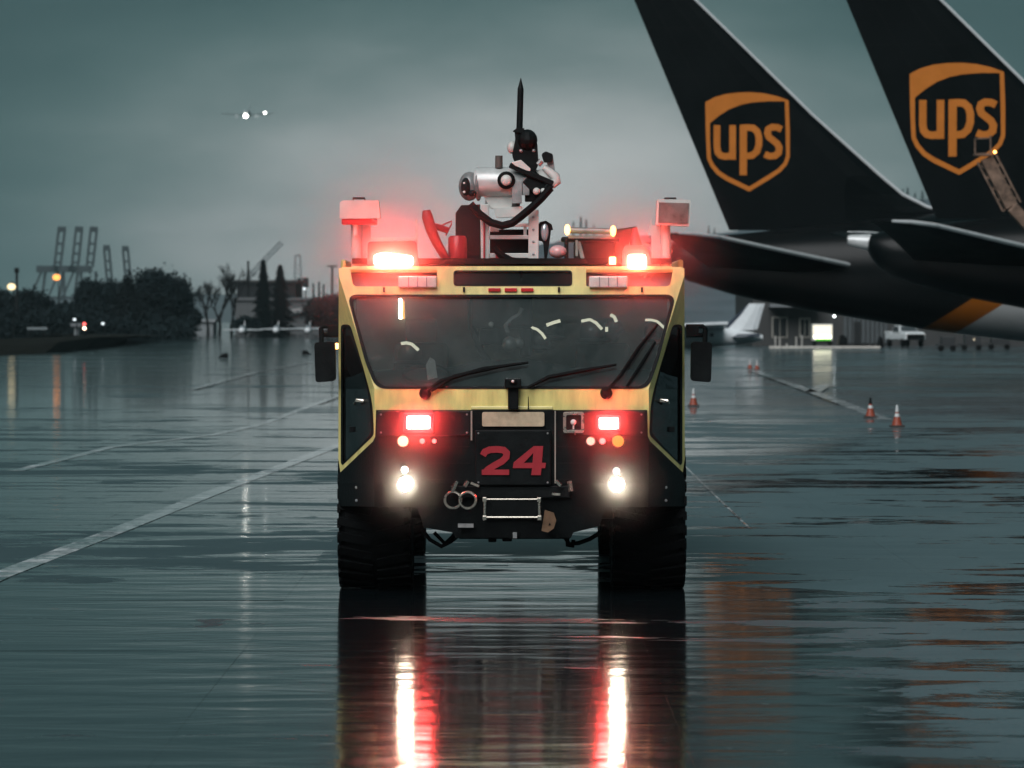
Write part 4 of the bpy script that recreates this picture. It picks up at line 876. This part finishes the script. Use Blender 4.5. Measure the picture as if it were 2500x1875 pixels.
part('landing_gear', BLK, lambda mb: (mb.cyl((js(1640), JY - 1.5, .25), (js(1640), JY - 1.5, jz(840)), .08), mb.cyl((js(1640), JY + 1.5, .25), (js(1640), JY + 1.5, jz(840)), .08), mb.cyl((js(1510), JY, .2), (js(1510), JY, jz(840)), .07), mb.lathe((js(1640), JY - 1.5, .27), [(.1, -.1), (.27, -.08), (.27, .08), (.1, .1)], 'y', 14), mb.lathe((js(1640), JY + 1.5, .27), [(.1, -.1), (.27, -.08), (.27, .08), (.1, .1)], 'y', 14)), jt)
part('window', mat('jet_blue', (.03, .04, .06), .4), lambda mb: wbox(mb, 1733, 814, 1742, 822, JY - 1.02, .06), jf)
# ground equipment under the airplane belly
for i, (x0, x1, yt) in enumerate(((2290, 2335, 822), (2345, 2400, 818), (2410, 2470, 826))):
    Yg = 320.0 + 8 * i; p, q4 = W(x0, 850, Yg), W(x1, yt, Yg)
    t = thing('baggage_cart', ['dark ground equipment cart under the striped belly, leftmost of three', 'dark ground equipment cart under the striped belly, tallest and middle', 'dark ground equipment cart nearest the frame edge under the belly'][i], 'cart', (p.x, Yg, 0), 'carts under the airplane belly')
    part('deck', mat('cart_dark', (.02, .022, .024), .6), lambda mb: mb.box(((p.x + q4.x) / 2, Yg + .8, .5), (q4.x - p.x, 1.6, .15)), t, bevel=.03)
    part('bed', mat('cart_dark', (.02, .022, .024), .6), lambda mb: mb.box(((p.x + q4.x) / 2 + .1, Yg + .8, .55 + (q4.z - .55) / 2), ((q4.x - p.x) * .7, 1.4, q4.z - .55)), t, bevel=.06)
    for s in (.18, .82):
        part('wheel', RUB, lambda mb: mb.lathe((p.x + (q4.x - p.x) * s, Yg + .2, .24), [(.1, -.09), (.24, -.08), (.24, .08), (.1, .09)], 'y', 14), t, smooth=True)
    if i == 1: part('lamp', emit('cart_lamp', (1, .85, .6), .8), lambda mb: mb.ball((p.x + (q4.x - p.x) * .6, Yg - .05, .9), .06), t, smooth=True)

# ------------------------------------------------------------------ left background: cranes, trees, buildings, lamps, parked aircraft
CRY = 2900.0
def port_crane(xt, yt, xb, yb, label, stay=True, Y=CRY, wdt=15):
    base = W(xb, 781, Y); t = thing('port_crane', label, 'crane', (base.x, Y, 0), 'port cranes beyond the trees')
    a, b = W(xb, yb, Y), W(xt, yt, Y); off = Vector((wdt * Y / F / 2, 0, 0)); th = 6.0 * Y / F
    bm = part('boom_girder', STEELD, lambda mb: mb.bar(a - off, b - off, th, th), t)
    part('boom_girder', STEELD, lambda mb: mb.bar(a + off, b + off, th, th), t)
    part('boom_tip', STEELD, lambda mb: mb.bar(b - off * 1.3, b + off * 1.3, th * 1.6, th * 2.2), t)
    for k in (.12, .36, .62): 
        part('boom_tie', STEELD, lambda mb: mb.bar(a + (b - a) * k - off, a + (b - a) * k + off, th * .9, th * .9), t)
    part('machinery_house', STEELD, lambda mb: mb.box(a + Vector((-6.5, 0, -1.4)), (16, 8, 4.6)), t)
    for s in (-10.5, 5.3):
        part('leg', STEELD, lambda mb: mb.bar((a.x + s - (2.6 if s < 0 else -.7), Y, 0), (a.x + s * .8, Y, a.z - 3), th * 1.1, th * 1.1), t)
    part('portal_beam', STEELD, lambda mb: mb.bar((a.x - 12, Y, a.z * .45), (a.x + 6, Y, a.z * .45), th, th * 1.2), t)
    if stay:
        part('back_stay', STEELD, lambda mb: mb.bar((a.x - 10.5, Y, a.z - 1.4), (a.x - 20, Y, a.z * .4), th * .8, th * .8), t)
    return t
port_crane(151, 560, 140, 652, 'tall dark port crane with raised boom, leftmost of the three tall ones')
port_crane(193, 560, 183, 652, 'tall dark port crane with raised boom, middle of the three tall ones')
port_crane(229, 560, 219, 652, 'tall dark port crane with raised boom, rightmost of the three tall ones')
port_crane(260, 605, 268, 690, 'shorter port crane with raised boom, left of the two shorter ones', False, wdt=12)
port_crane(306, 607, 314, 690, 'shorter port crane with raised boom, rising behind the pointed tree', False, wdt=12)
lj = thing('luffing_crane', 'pale grey lattice crane jib slanting up behind the dark flat building', 'crane', (W(605, 781, 3600).x, 3600, 0))
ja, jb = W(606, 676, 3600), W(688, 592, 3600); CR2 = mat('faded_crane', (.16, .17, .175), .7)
def jib(mb):
    d = jb - ja; nn = Vector((-d.z, 0, d.x)).normalized() * 1.7
    mb.bar(ja + nn, jb + nn, 1.2); mb.bar(ja - nn, jb - nn, 1.2)
    for k in range(14): mb.bar(ja + d * (k / 14) + nn * (1 if k % 2 else -1), ja + d * ((k + 1) / 14) - nn * (1 if k % 2 else -1), .8)
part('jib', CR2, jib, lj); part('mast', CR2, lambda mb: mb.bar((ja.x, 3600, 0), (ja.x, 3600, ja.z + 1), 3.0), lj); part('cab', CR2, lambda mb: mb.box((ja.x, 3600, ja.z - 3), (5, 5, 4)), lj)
lt = thing('lattice_tower', 'faint tall lattice tower fading into the haze left of the truck', 'tower', (W(727, 781, 4700).x, 4700, 0))
def ltw(mb):
    for px in (720, 736): mb.bar(W(px + (4 if px > 730 else -4), 779, 4700), W(px - (3 if px > 730 else -1), 624, 4700), 1.6)
    for k in range(9): y = 640 + k * 12; mb.bar(W(721 - k * .4, y, 4700), W(734 + k * .4, y + 10, 4700), 1.0)
    mb.bar(W(721, 624, 4700), W(734, 624, 4700), 1.8)
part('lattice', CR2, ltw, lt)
# trees
LEAFSZ = .30
def leaf_cloud(mb, blobs, n, sz, rnd):
    tot = sum(b[1][0] * b[1][1] * b[1][2] for b in blobs)
    for c, r in blobs:
        k = int(n * r[0] * r[1] * r[2] / tot)
        for _ in range(k):
            d = Vector((rnd.gauss(0, 1), rnd.gauss(0, 1), rnd.gauss(0, 1))).normalized() * (rnd.random() ** .38)
            d *= 1 + .17 * rnd.gauss(0, 1)
            p = Vector((c[0] + d.x * r[0], c[1] + d.y * r[1], c[2] + d.z * r[2]))
            u = Vector((rnd.gauss(0, 1), rnd.gauss(0, 1), rnd.gauss(0, 1))).normalized(); v = u.orthogonal().normalized(); s = sz * rnd.uniform(.5, 1.3)
            mb.add([p - u * s, p + v * s * .6, p + u * s, p - v * s * .6], [(0, 1, 2, 3)])
def tree(px, ybase, ytop, wpx, Y, label, shape='round', n=2600, group='trees beyond the apron', seed=1):
    rnd = random.Random(seed); k = Y / F; b = W(px, ybase, Y); H = (ybase - ytop) * k; Rw = wpx / 2 * k
    z0 = max(0.0, b.z) if abs(b.z) < 3 else 0.0; z0 = 0.0; H = W(px, ytop, Y).z
    t = thing('broadleaf_tree' if shape == 'round' else 'conical_tree', label, 'tree', (b.x, Y, 0), group)
    tr = part('trunk', BARK, lambda mb: mb.tube([(b.x, Y, 0), (b.x + .1, Y, H * .25), (b.x, Y, H * .5), (b.x + .1, Y, H * .8)], [H * .03, H * .024, H * .016, H * .005], 8), t, smooth=True)
    def limbs(mb):
        for i in range(7):
            a = i * .9 + rnd.random(); z = H * (.2 + .06 * i); mb.tube([(b.x, Y, z), (b.x + math.cos(a) * Rw * .4, Y + math.sin(a) * Rw * .4, z + H * .12), (b.x + math.cos(a) * Rw * .75, Y + math.sin(a) * Rw * .7, z + H * .22)], [H * .012, H * .008, H * .003], 5)
    part('limb', BARK, limbs, tr)['kind'] = 'stuff'
    mb = MB()
    if shape == 'round':
        bl_ = [((b.x, Y, H * .55), (Rw * .75, Rw * .75, H * .40))]
        for i in range(11):
            a = rnd.random() * 6.28; e = rnd.uniform(-.5, .95); q = rnd.uniform(.38, .58)
            bl_.append(((b.x + math.cos(a) * Rw * .62 * math.cos(e), Y + math.sin(a) * Rw * .6, H * .52 + math.sin(e) * H * .30), (Rw * q, Rw * q, H * q * .42)))
        leaf_cloud(mb, bl_, n, LEAFSZ, rnd)
    else:
        bl_ = []
        for i in range(9):
            f = i / 8; bl_.append(((b.x + rnd.uniform(-.1, .1) * Rw, Y, H * (.12 + .80 * f)), (Rw * (1 - f ** 1.7) * .95 + .1 * Rw, Rw * (1 - f) + .1 * Rw, H * .12)))
        leaf_cloud(mb, bl_, n, LEAFSZ, rnd)
    mb2 = MB(); mb2.v, mb2.f = mb.v, mb.f
    cr_ = mb2.build('crown', LEAF if shape == 'round' else LEAFC, t); cr_['kind'] = 'stuff'
    return t
tree(392, 835, 656, 150, 560, 'large round dark tree, tallest of the trees left of the truck', n=12000, seed=3)
tree(312, 830, 658, 84, 545, 'pointed dark tree directly left of the large round tree', 'cone', n=6500, seed=4)
tree(228, 834, 676, 100, 575, 'dark bushy tree below the rightmost tall port crane', n=8000, seed=5)
tree(272, 834, 682, 92, 590, 'dark tree between the bushy tree and the pointed tree', n=6500, seed=12)
tree(160, 838, 736, 110, 590, 'low dark tree under the orange street light', n=8000, seed=6)
tree(80, 842, 704, 124, 570, 'dark rounded tree beside the lamp pole near the frame edge', n=9000, seed=7)
tree(0, 848, 703, 130, 560, 'dark tree cut by the left frame edge', n=9000, seed=8)
tree(455, 835, 742, 70, 600, 'low shrub tree at the foot of the large round tree', n=2600, seed=9)
tree(598, 838, 772, 66, 590, 'small dark bush before the grey hangar', n=1800, seed=10)
tree(800, 820, 718, 110, 600, 'dark bushy tree half hidden behind the truck mirror', n=5000, seed=11)
def thicket():
    mb = MB(); rnd = random.Random(77); bl_ = []
    for i in range(46):
        x = -60 + i * 11.5; h = (58 if x < 330 else 40) + 12 * math.sin(i * 1.7)
        p = W(x, 800, 535 + (i % 4) * 6); z = h * p.y / F
        bl_.append(((p.x, p.y, z * .42), (1.5, 1.6, z * .62)))
    leaf_cloud(mb, bl_, 16000, .34, rnd); return mb
tag(thicket().build('undergrowth', LEAF), 'dark undergrowth filling the gap below the trees along the verge', kind='stuff')
def conifer(px, ybase, ytop, wpx, Y, label, group='conifers', seed=1, n=500, lf=None):
    rnd = random.Random(seed); k = Y / F; b = W(px, ybase, Y); top = W(px, ytop, Y).z; Rw = wpx / 2 * k; z0 = b.z
    t = thing('conifer_tree', label, 'tree', (b.x, Y, z0), group)
    part('trunk', BARK, lambda mb: mb.cyl((b.x, Y, z0), (b.x, Y, top), (top - z0) * .02, .02, 6), t)
    mb = MB(); H = top - z0; s = lf or max(.2, H * .045)
    for _ in range(n):
        f = rnd.random() ** .8; a = rnd.random() * 6.28; lay = (f * 9) % 1; rr2 = Rw * (1 - f) * (1 - .55 * lay) * math.sqrt(rnd.random()) + .02 * Rw
        p = Vector((b.x + math.cos(a) * rr2, Y + math.sin(a) * rr2, z0 + H * (.06 + .94 * f)))
        u = Vector((math.cos(a), math.sin(a), -.35)); v = Vector((-math.sin(a), math.cos(a), 0)); q = s * rnd.uniform(.6, 1.5)
        mb.add([p - u * q, p + v * q * .6, p + u * q, p - v * q * .6], [(0, 1, 2, 3)])
    mb.build('crown', LEAFC, t)['kind'] = 'stuff'; return t
conifer(643, 838, 636, 100, 605, 'slim dark conifer rising over the flat building, the taller of two', 'conifers over the flat building', 21, 5200, .32)
conifer(684, 838, 648, 120, 612, 'dark conifer with ragged top beside the taller slim one', 'conifers over the flat building', 22, 5600, .32)
HD = 2960
for i, (x, yb, yt) in enumerate(((1400, 588, 541), (1418, 588, 530), (1431, 586, 536), (1450, 586, 548), (1475, 584, 556), (1730, 574, 551), (1744, 573, 556), (1690, 574, 562), (2185, 500, 466), (2204, 498, 462), (2216, 497, 458), (2234, 496, 470), (2252, 494, 464))):
    conifer(x, yb + 6, yt, 14 if x < 2000 else 26, HD - (i % 3) * 25, ['ridge conifer behind the truck roof, leftmost of a clump', 'tallest ridge conifer behind the truck rear light bar', 'ridge conifer just right of the tallest one behind the truck', 'short ridge conifer behind the light bar centre', 'low ridge conifer behind the right end of the light bar', 'ridge conifer between flood lamp and near tail, taller of two', 'ridge conifer against the near tail edge, shorter of two', 'low ridge conifer behind the right flood lamp post', 'ridge conifer in the gap between tails, leftmost', 'ridge conifer in the gap between tails, second from left', 'tallest ridge conifer in the gap between tails', 'lower ridge conifer in the gap between tails', 'ridge conifer in the gap touching the nearer tail'][i], 'conifers on the hill ridge', 40 + i, 420)
def bare_tree(px, ybase, ytop, Y, label, seed, lean=0):
    rnd = random.Random(seed); b = W(px, ybase, Y); H = W(px, ytop, Y).z
    t = thing('bare_tree', label, 'tree', (b.x, Y, 0), 'bare winter trees'); br_ = MB(); tw = MB()
    def grow(p, d, ln, r, lev):
        q = p + d * ln; m = (p + q) / 2 + Vector((rnd.gauss(0, .05), rnd.gauss(0, .05), 0)) * ln
        (br_ if lev < 3 else tw).tube([p, m, q], [r, r * .85, r * .65], 5 if lev < 3 else 3)
        if lev >= 5: return
        for _ in range(3 if lev < 4 else 4):
            nd_ = (d + Vector((rnd.gauss(0, .36), rnd.gauss(0, .36), rnd.uniform(.05, .4)))).normalized(); grow(p + d * ln * rnd.uniform(.6, 1), nd_, ln * rnd.uniform(.66, .88), r * .60, lev + 1)
    grow(Vector((b.x, Y, 0)), Vector((lean, 0, 1)).normalized(), H * .30, H * .026, 0)
    tr = br_.build('trunk', BARK, t); tw.build('crown', BARK, t)['kind'] = 'stuff'
    return t
bare_tree(536, 838, 640, 585, 'bare winter tree with spreading crown, tallest of the bare trees', 31)
bare_tree(508, 838, 655, 590, 'bare winter tree on the left of the spreading one', 32, -.06)
bare_tree(566, 838, 650, 595, 'bare winter tree against the flat dark building edge', 33, .08)
# buildings on the left
def house(name, label, rect, Y, d, m, roofm, extra=None):
    x0, y0, x1 = rect; p, q = W(x0, 800, Y), W(x1, y0, Y); t = thing(name, label, 'building', ((p.x + q.x) / 2, Y, 0))
    part('wall', m, lambda mb: mb.box(((p.x + q.x) / 2, Y + d / 2, q.z / 2), (q.x - p.x, d, q.z)), t)
    part('roof', roofm, lambda mb: mb.box(((p.x + q.x) / 2, Y + d / 2, q.z + .2), (q.x - p.x + .8, d + .8, .4)), t)
    return t
hb = house('flat_building', 'dark flat roofed building under the two slim conifers', (578, 690, 722), 640, 20, mat('flat_bld', (.009, .011, .013), .8, var=.2, scale=.2), DBLD)
hb2 = house('long_hangar', 'long pale grey hangar wall left of the truck', (574, 733, 930), 628, 8, GBLD, mat('hangar_cap', (.11, .115, .12), .7))
arch = [W(660 + 75 * (1 - math.cos(a * .19635)) * 1.35, 800 - 42 * math.sin(a * .19635), 627.6) for a in range(17)]
part('arched_door', mat('arch_pale', (.22, .22, .22), .7, var=.2, scale=.3), lambda mb: mb.tube(arch, .55, 6), hb2, smooth=True)
for x in (600, 640, 690, 740):
    part('wall_panel', mat('wall_joint', (.10, .105, .11), .7), lambda mb: wbox(mb, x, 737, x + 2, 800, 627.9, .2), hb2)
house('low_shed', 'low grey shed at the foot of the bare trees', (440, 786, 520), 610, 8, mat('shed_grey', (.20, .22, .23), .7), mat('shed_roof', (.25, .27, .28), .6))
house('dark_shed', 'long dark shed below the large round tree', (290, 806, 462), 585, 8, mat('shed_dark', (.02, .023, .026), .8), mat('shed_dark_roof', (.05, .06, .065), .7))
house('small_kiosk', 'small pale kiosk near the red signal light', (181, 797, 191), 500, 2, mat('kiosk', (.20, .22, .23), .7), mat('kiosk_roof', (.15, .16, .17), .7))
sg = thing('sign_board', 'low pale long sign board on the dark verge', 'sign', (W(92, 806, 420).x, 420, .55))
part('board', mat('board_pale', (.17, .20, .21), .6), lambda mb: wbox(mb, 66, 799, 116, 805, 420, .15), sg, bevel=.02)
part('post', BLK, lambda mb: (wbox(mb, 72, 805, 74, 836, 420.03, .1), wbox(mb, 108, 805, 110, 836, 420.03, .1)), sg)
for i, (xa, xb, yw, Yp) in enumerate(((545, 640, 806, 560), (636, 715, 804, 575), (706, 800, 803, 565), (392, 440, 803, 570))):
    kx = lambda px: (px - 1250) * Yp / F
    zw = CH + (HOR - yw) * Yp / F; xm = (kx(xa) + kx(xb)) / 2
    t = thing('light_aircraft', ['parked white high wing light aircraft, leftmost under the bare trees', 'parked white high wing light aircraft in the middle of the row', 'parked white high wing light aircraft closest to the truck', 'parked white light aircraft under the large round tree'][i], 'airplane', (xm, Yp, 0), 'parked light aircraft')
    part('wing', TWHT, lambda mb: mb.loft([[(x, Yp - c, zw), (x, Yp - c * .3, zw + .16 * h), (x, Yp + c, zw + .04), (x, Yp - c * .3, zw - .05)] for x, c, h in ((kx(xa), .6, .6), (kx(xa) + 1.5, .78, 1), (kx(xb) - 1.5, .78, 1), (kx(xb), .6, .6))]), t, smooth=True)
    part('fuselage', mat('aircraft_shade', (.22, .25, .27), .4), lambda mb: mb.loft([[(xm + rx_ * math.cos(k * .7854), Yp + yy, zc + rz * math.sin(k * .7854)) for k in range(8)] for yy, rx_, rz, zc in ((-2.2, .3, .3, 1.0), (-1.4, .5, .5, 1.05), (.2, .55, .62, 1.15), (1.4, .4, .45, 1.1), (4.2, .12, .2, 1.2))]), t, smooth=True)
    part('tail_fin', TWHT, lambda mb: mb.loft([[(xm - .05, Yp + 3.6, 1.2), (xm + .05, Yp + 3.6, 1.2), (xm + .05, Yp + 4.5, 1.2), (xm - .05, Yp + 4.5, 1.2)], [(xm - .03, Yp + 4.3, 2.3), (xm + .03, Yp + 4.3, 2.3), (xm + .03, Yp + 4.8, 2.3), (xm - .03, Yp + 4.8, 2.3)]]), t)
    part('cowl', TWHT, lambda mb: mb.ball((xm, Yp - 2.1, 1.02), (.45, .3, .38)), t, smooth=True)
    part('landing_gear', BLK, lambda mb: (mb.bar((xm, Yp, .7), (xm - 1.1, Yp, .2), .08), mb.bar((xm, Yp, .7), (xm + 1.1, Yp, .2), .08), mb.lathe((xm - 1.1, Yp, .2), [(.08, -.07), (.2, -.06), (.2, .06), (.08, .07)], 'x', 12), mb.lathe((xm + 1.1, Yp, .2), [(.08, -.07), (.2, -.06), (.2, .06), (.08, .07)], 'x', 12), mb.bar((xm, Yp - 2, .2), (xm, Yp - 2, .8), .08)), t)
# lamps and poles
def pole_lamp(px, py, Y, label, m, r, name='street_lamp', head=None):
    p = W(px, py, Y); t = thing(name, label, 'street lamp', (p.x, Y, 0))
    part('pole', BLK, lambda mb: mb.cyl((p.x + .25, Y + .1, 0), (p.x + .25, Y + .1, p.z + r * 1.2), .09, .06, 8), t, smooth=True)
    part('arm', BLK, lambda mb: mb.bar((p.x + .3, Y + .1, p.z + r * 1.3), (p.x - .2, Y + .1, p.z + r * 1.3), .08), t)
    part('lamp_head', m, lambda mb: mb.ball(p, (r * 1.15, r, r * .9), 12, 8), t, smooth=True)
    return t
pole_lamp(28, 700, 520, 'bright yellowish street lamp at the left frame edge', emit('yellowish_lamp', (1, .78, .42), 1.2), .46)
pole_lamp(138, 677, 560, 'bright orange street lamp before the port cranes', emit('orange_lamp', (1, .34, .08), 1.5), .46)
pole_lamp(455, 746, 580, 'small pinkish lamp right of the large round tree', emit('pinkish_lamp', (1, .62, .48), 4), .20)
pole_lamp(182, 780, 470, 'tiny white lamp left of the red signal on the verge', emit('tiny_white', (.85, .95, 1), 1.2), .14)
pole_lamp(251, 790, 480, 'tiny white lamp right of the red signal on the verge', emit('tiny_white', (.85, .95, 1), 1.2), .14)
pole_lamp(718, 704, 700, 'small white floodlight left of the round tank', emit('tiny_white', (.85, .95, 1), 1.2), .20)
pole_lamp(743, 705, 700, 'small white floodlight under the round tank', emit('tiny_white', (.85, .95, 1), 1.2), .20)
sp_ = W(206, 791, 465)
sgn = thing('signal_light', 'small red and white signal light on the dark verge', 'signal light', (sp_.x, 465, 0))
part('pole', BLK, lambda mb: mb.cyl((sp_.x, 465.2, 0), (sp_.x, 465.2, sp_.z), .07, .07, 8), sgn)
part('red_lens', emit('signal_red', (1, .13, .12), 2.2), lambda mb: mb.ball((sp_.x, 465, sp_.z), .17), sgn, smooth=True)
part('white_lens', emit('signal_white', (1, .72, .5), 5), lambda mb: mb.ball((sp_.x, 465, sp_.z - .48), .17), sgn, smooth=True)
for i, (x, yt, Y, tee) in enumerate(((41, 660, 540, 1), (606, 637, 630, 0), (811, 650, 640, 2), (779, 688, 700, 0), (765, 692, 720, 0), (790, 694, 740, 0))):
    p = W(x, yt, Y); t = thing('utility_pole', ['dark pole with small round cap at the far left', 'plain dark pole rising left of the slim conifers', 'pole with crossbar just left of the truck cab', 'thin distant pole left of the crossbar pole, tallest of three', 'thin distant pole, leftmost of three near the round tank', 'thin distant pole, nearest the crossbar pole'][i], 'pole', (p.x, Y, 0), 'poles on the left skyline')
    part('shaft', BARK, lambda mb: mb.cyl((p.x, Y, 0), (p.x, Y, p.z), .22, .16, 8), t)
    if tee == 1: part('cap', BLK, lambda mb: mb.box((p.x, Y, p.z), (.6, .5, .7)), t, bevel=.1)
    if tee == 2: part('crossbar', BARK, lambda mb: mb.bar((p.x - .75, Y, p.z), (p.x + .85, Y, p.z), .22), t)
tk = thing('water_tank', 'small dark round tank on legs against the pale sky left of the truck', 'tank', (W(740, 800, 720).x, 720, 0))
tq = W(746, 690, 720)
part('drum', STEELD, lambda mb: (mb.cyl((tq.x, 720, tq.z - .85), (tq.x, 720, tq.z + .85), .55, .55, 14),), tk, smooth=True)
part('drum', STEELD, lambda mb: (mb.cyl((tq.x - 1.15, 720, tq.z - .7), (tq.x - 1.15, 720, tq.z + .8), .35, .35, 14),), tk, smooth=True)
part('leg', STEELD, lambda mb: (mb.bar((tq.x, 720, 0), (tq.x, 720, tq.z - .8), .2), mb.bar((tq.x - 1.15, 720, 0), (tq.x - 1.15, 720, tq.z - .7), .2)), tk)
# landing airliner
LY = 1900.0; lp = W(603, 277, LY)
la = thing('landing_airliner', 'distant airliner on approach with two bright landing lights in the sky', 'airplane', tuple(lp))
AG = mat('airliner_haze_grey', (.34, .40, .41), .6)  # paint matched to the sky, so the haze's fading is in the colour
part('fuselage', AG, lambda mb: mb.loft([[(lp.x + .25 * yy * .0 + r * math.cos(k * .7854), lp.y + yy, lp.z + r * math.sin(k * .7854) + .03 * yy) for k in range(8)] for yy, r in ((-14, .2), (-12.5, 1.1), (-9, 1.6), (8, 1.6), (14, .9), (18, .3))]), la, smooth=True)
for s in (-1, 1):
    part('wing', AG, lambda mb: mb.loft([[(lp.x + s * x, lp.y + y0, z), (lp.x + s * x, lp.y + (y0 + y1) / 2, z + .25), (lp.x + s * x, lp.y + y1, z), (lp.x + s * x, lp.y + (y0 + y1) / 2, z - .2)] for x, y0, y1, z in ((1.2, -3.5, 3.5, lp.z - .8), (12, 3, 5.2, lp.z + .3))]), la)
    part('engine', AG, lambda mb: mb.cyl((lp.x + s * 4.6, lp.y - 3.5, lp.z - 1.5), (lp.x + s * 4.6, lp.y + 0, lp.z - 1.4), .85, .7, 12), la, smooth=True)
part('tail_fin', AG, lambda mb: mb.loft([[(lp.x - .15, lp.y + 12, lp.z + 1), (lp.x + .15, lp.y + 12, lp.z + 1), (lp.x + .15, lp.y + 17, lp.z + 1), (lp.x - .15, lp.y + 17, lp.z + 1)], [(lp.x - .1, lp.y + 16, lp.z + 5.5), (lp.x + .1, lp.y + 16, lp.z + 5.5), (lp.x + .1, lp.y + 18.5, lp.z + 5.5), (lp.x - .1, lp.y + 18.5, lp.z + 5.5)]]), la)
part('landing_light', emit('landing_light', (1, .96, .86), 22), lambda mb: mb.ball(W(600, 283, LY - 16), (.95, .5, .8), 10, 6), la, smooth=True)
part('landing_light', emit('landing_light_b', (1, .96, .9), 30), lambda mb: mb.ball(W(647, 275, LY - 6), .32, 10, 6), la, smooth=True)

# ------------------------------------------------------------------ air: haze over the whole place, mist balls added to give the truck's lamps their glow
def volmat(name, dens, col=(.62, .84, .88), g=0.2, radial=False, noise=0.0):
    m = newmat(name); n = m.node_tree.nodes; l = m.node_tree.links
    o = n.new('ShaderNodeOutputMaterial'); v = n.new('ShaderNodeVolumePrincipled'); l.new(v.outputs[0], o.inputs['Volume'])
    v.inputs['Color'].default_value = col + (1,); v.inputs['Density'].default_value = dens; v.inputs['Anisotropy'].default_value = g
    if radial:
        t = n.new('ShaderNodeTexCoord'); gr = n.new('ShaderNodeTexGradient'); gr.gradient_type = 'SPHERICAL'; l.new(t.outputs['Object'], gr.inputs[0])
        p = n.new('ShaderNodeMath'); p.operation = 'POWER'; p.inputs[1].default_value = 1.6; l.new(gr.outputs['Fac'], p.inputs[0])
        q = n.new('ShaderNodeMath'); q.operation = 'MULTIPLY'; q.inputs[1].default_value = dens; l.new(p.outputs[0], q.inputs[0]); l.new(q.outputs[0], v.inputs['Density'])
    return m
hz = MB().box((0, 2950, 62), (4440, 6120, 128)).build('haze', volmat('haze_air', .0001))
tag(hz, 'thin even grey haze filling the air over the airfield', kind='stuff')
def mist(px, py, dy, rad, dens, label, sc=(1, 1, 1)):
    o = MB().ball((0, 0, 0), 1.0, 20, 12).build('haze', volmat('glow_mist', dens, (.92, .92, .92), .62, True))
    o.location = T(px, py, dy); o.scale = (rad * sc[0], rad * sc[1], rad * sc[2]); tag(o, label, kind='stuff'); return o
mist(960, 600, .22, 1.35, .60, 'mist ball added for the red glow around the left roof beacon', (1.0, .65, 1))
mist(1552, 618, .22, 1.05, .58, 'mist ball added for the red glow around the right roof beacon', (1, .75, 1))
mist(1018, 1036, -.16, .62, .75, 'mist ball added for the red glow around the left nose lamp', (1, .6, 1))
mist(1488, 1034, -.16, .58, .75, 'mist ball added for the red glow around the right nose lamp', (1, .6, 1))
mist(990, 1181, -.16, .55, .75, 'mist ball added for the pale glow around the left headlamp', (1, .7, 1))
mist(1507, 1182, -.16, .55, .75, 'mist ball added for the pale glow around the right headlamp', (1, .7, 1))
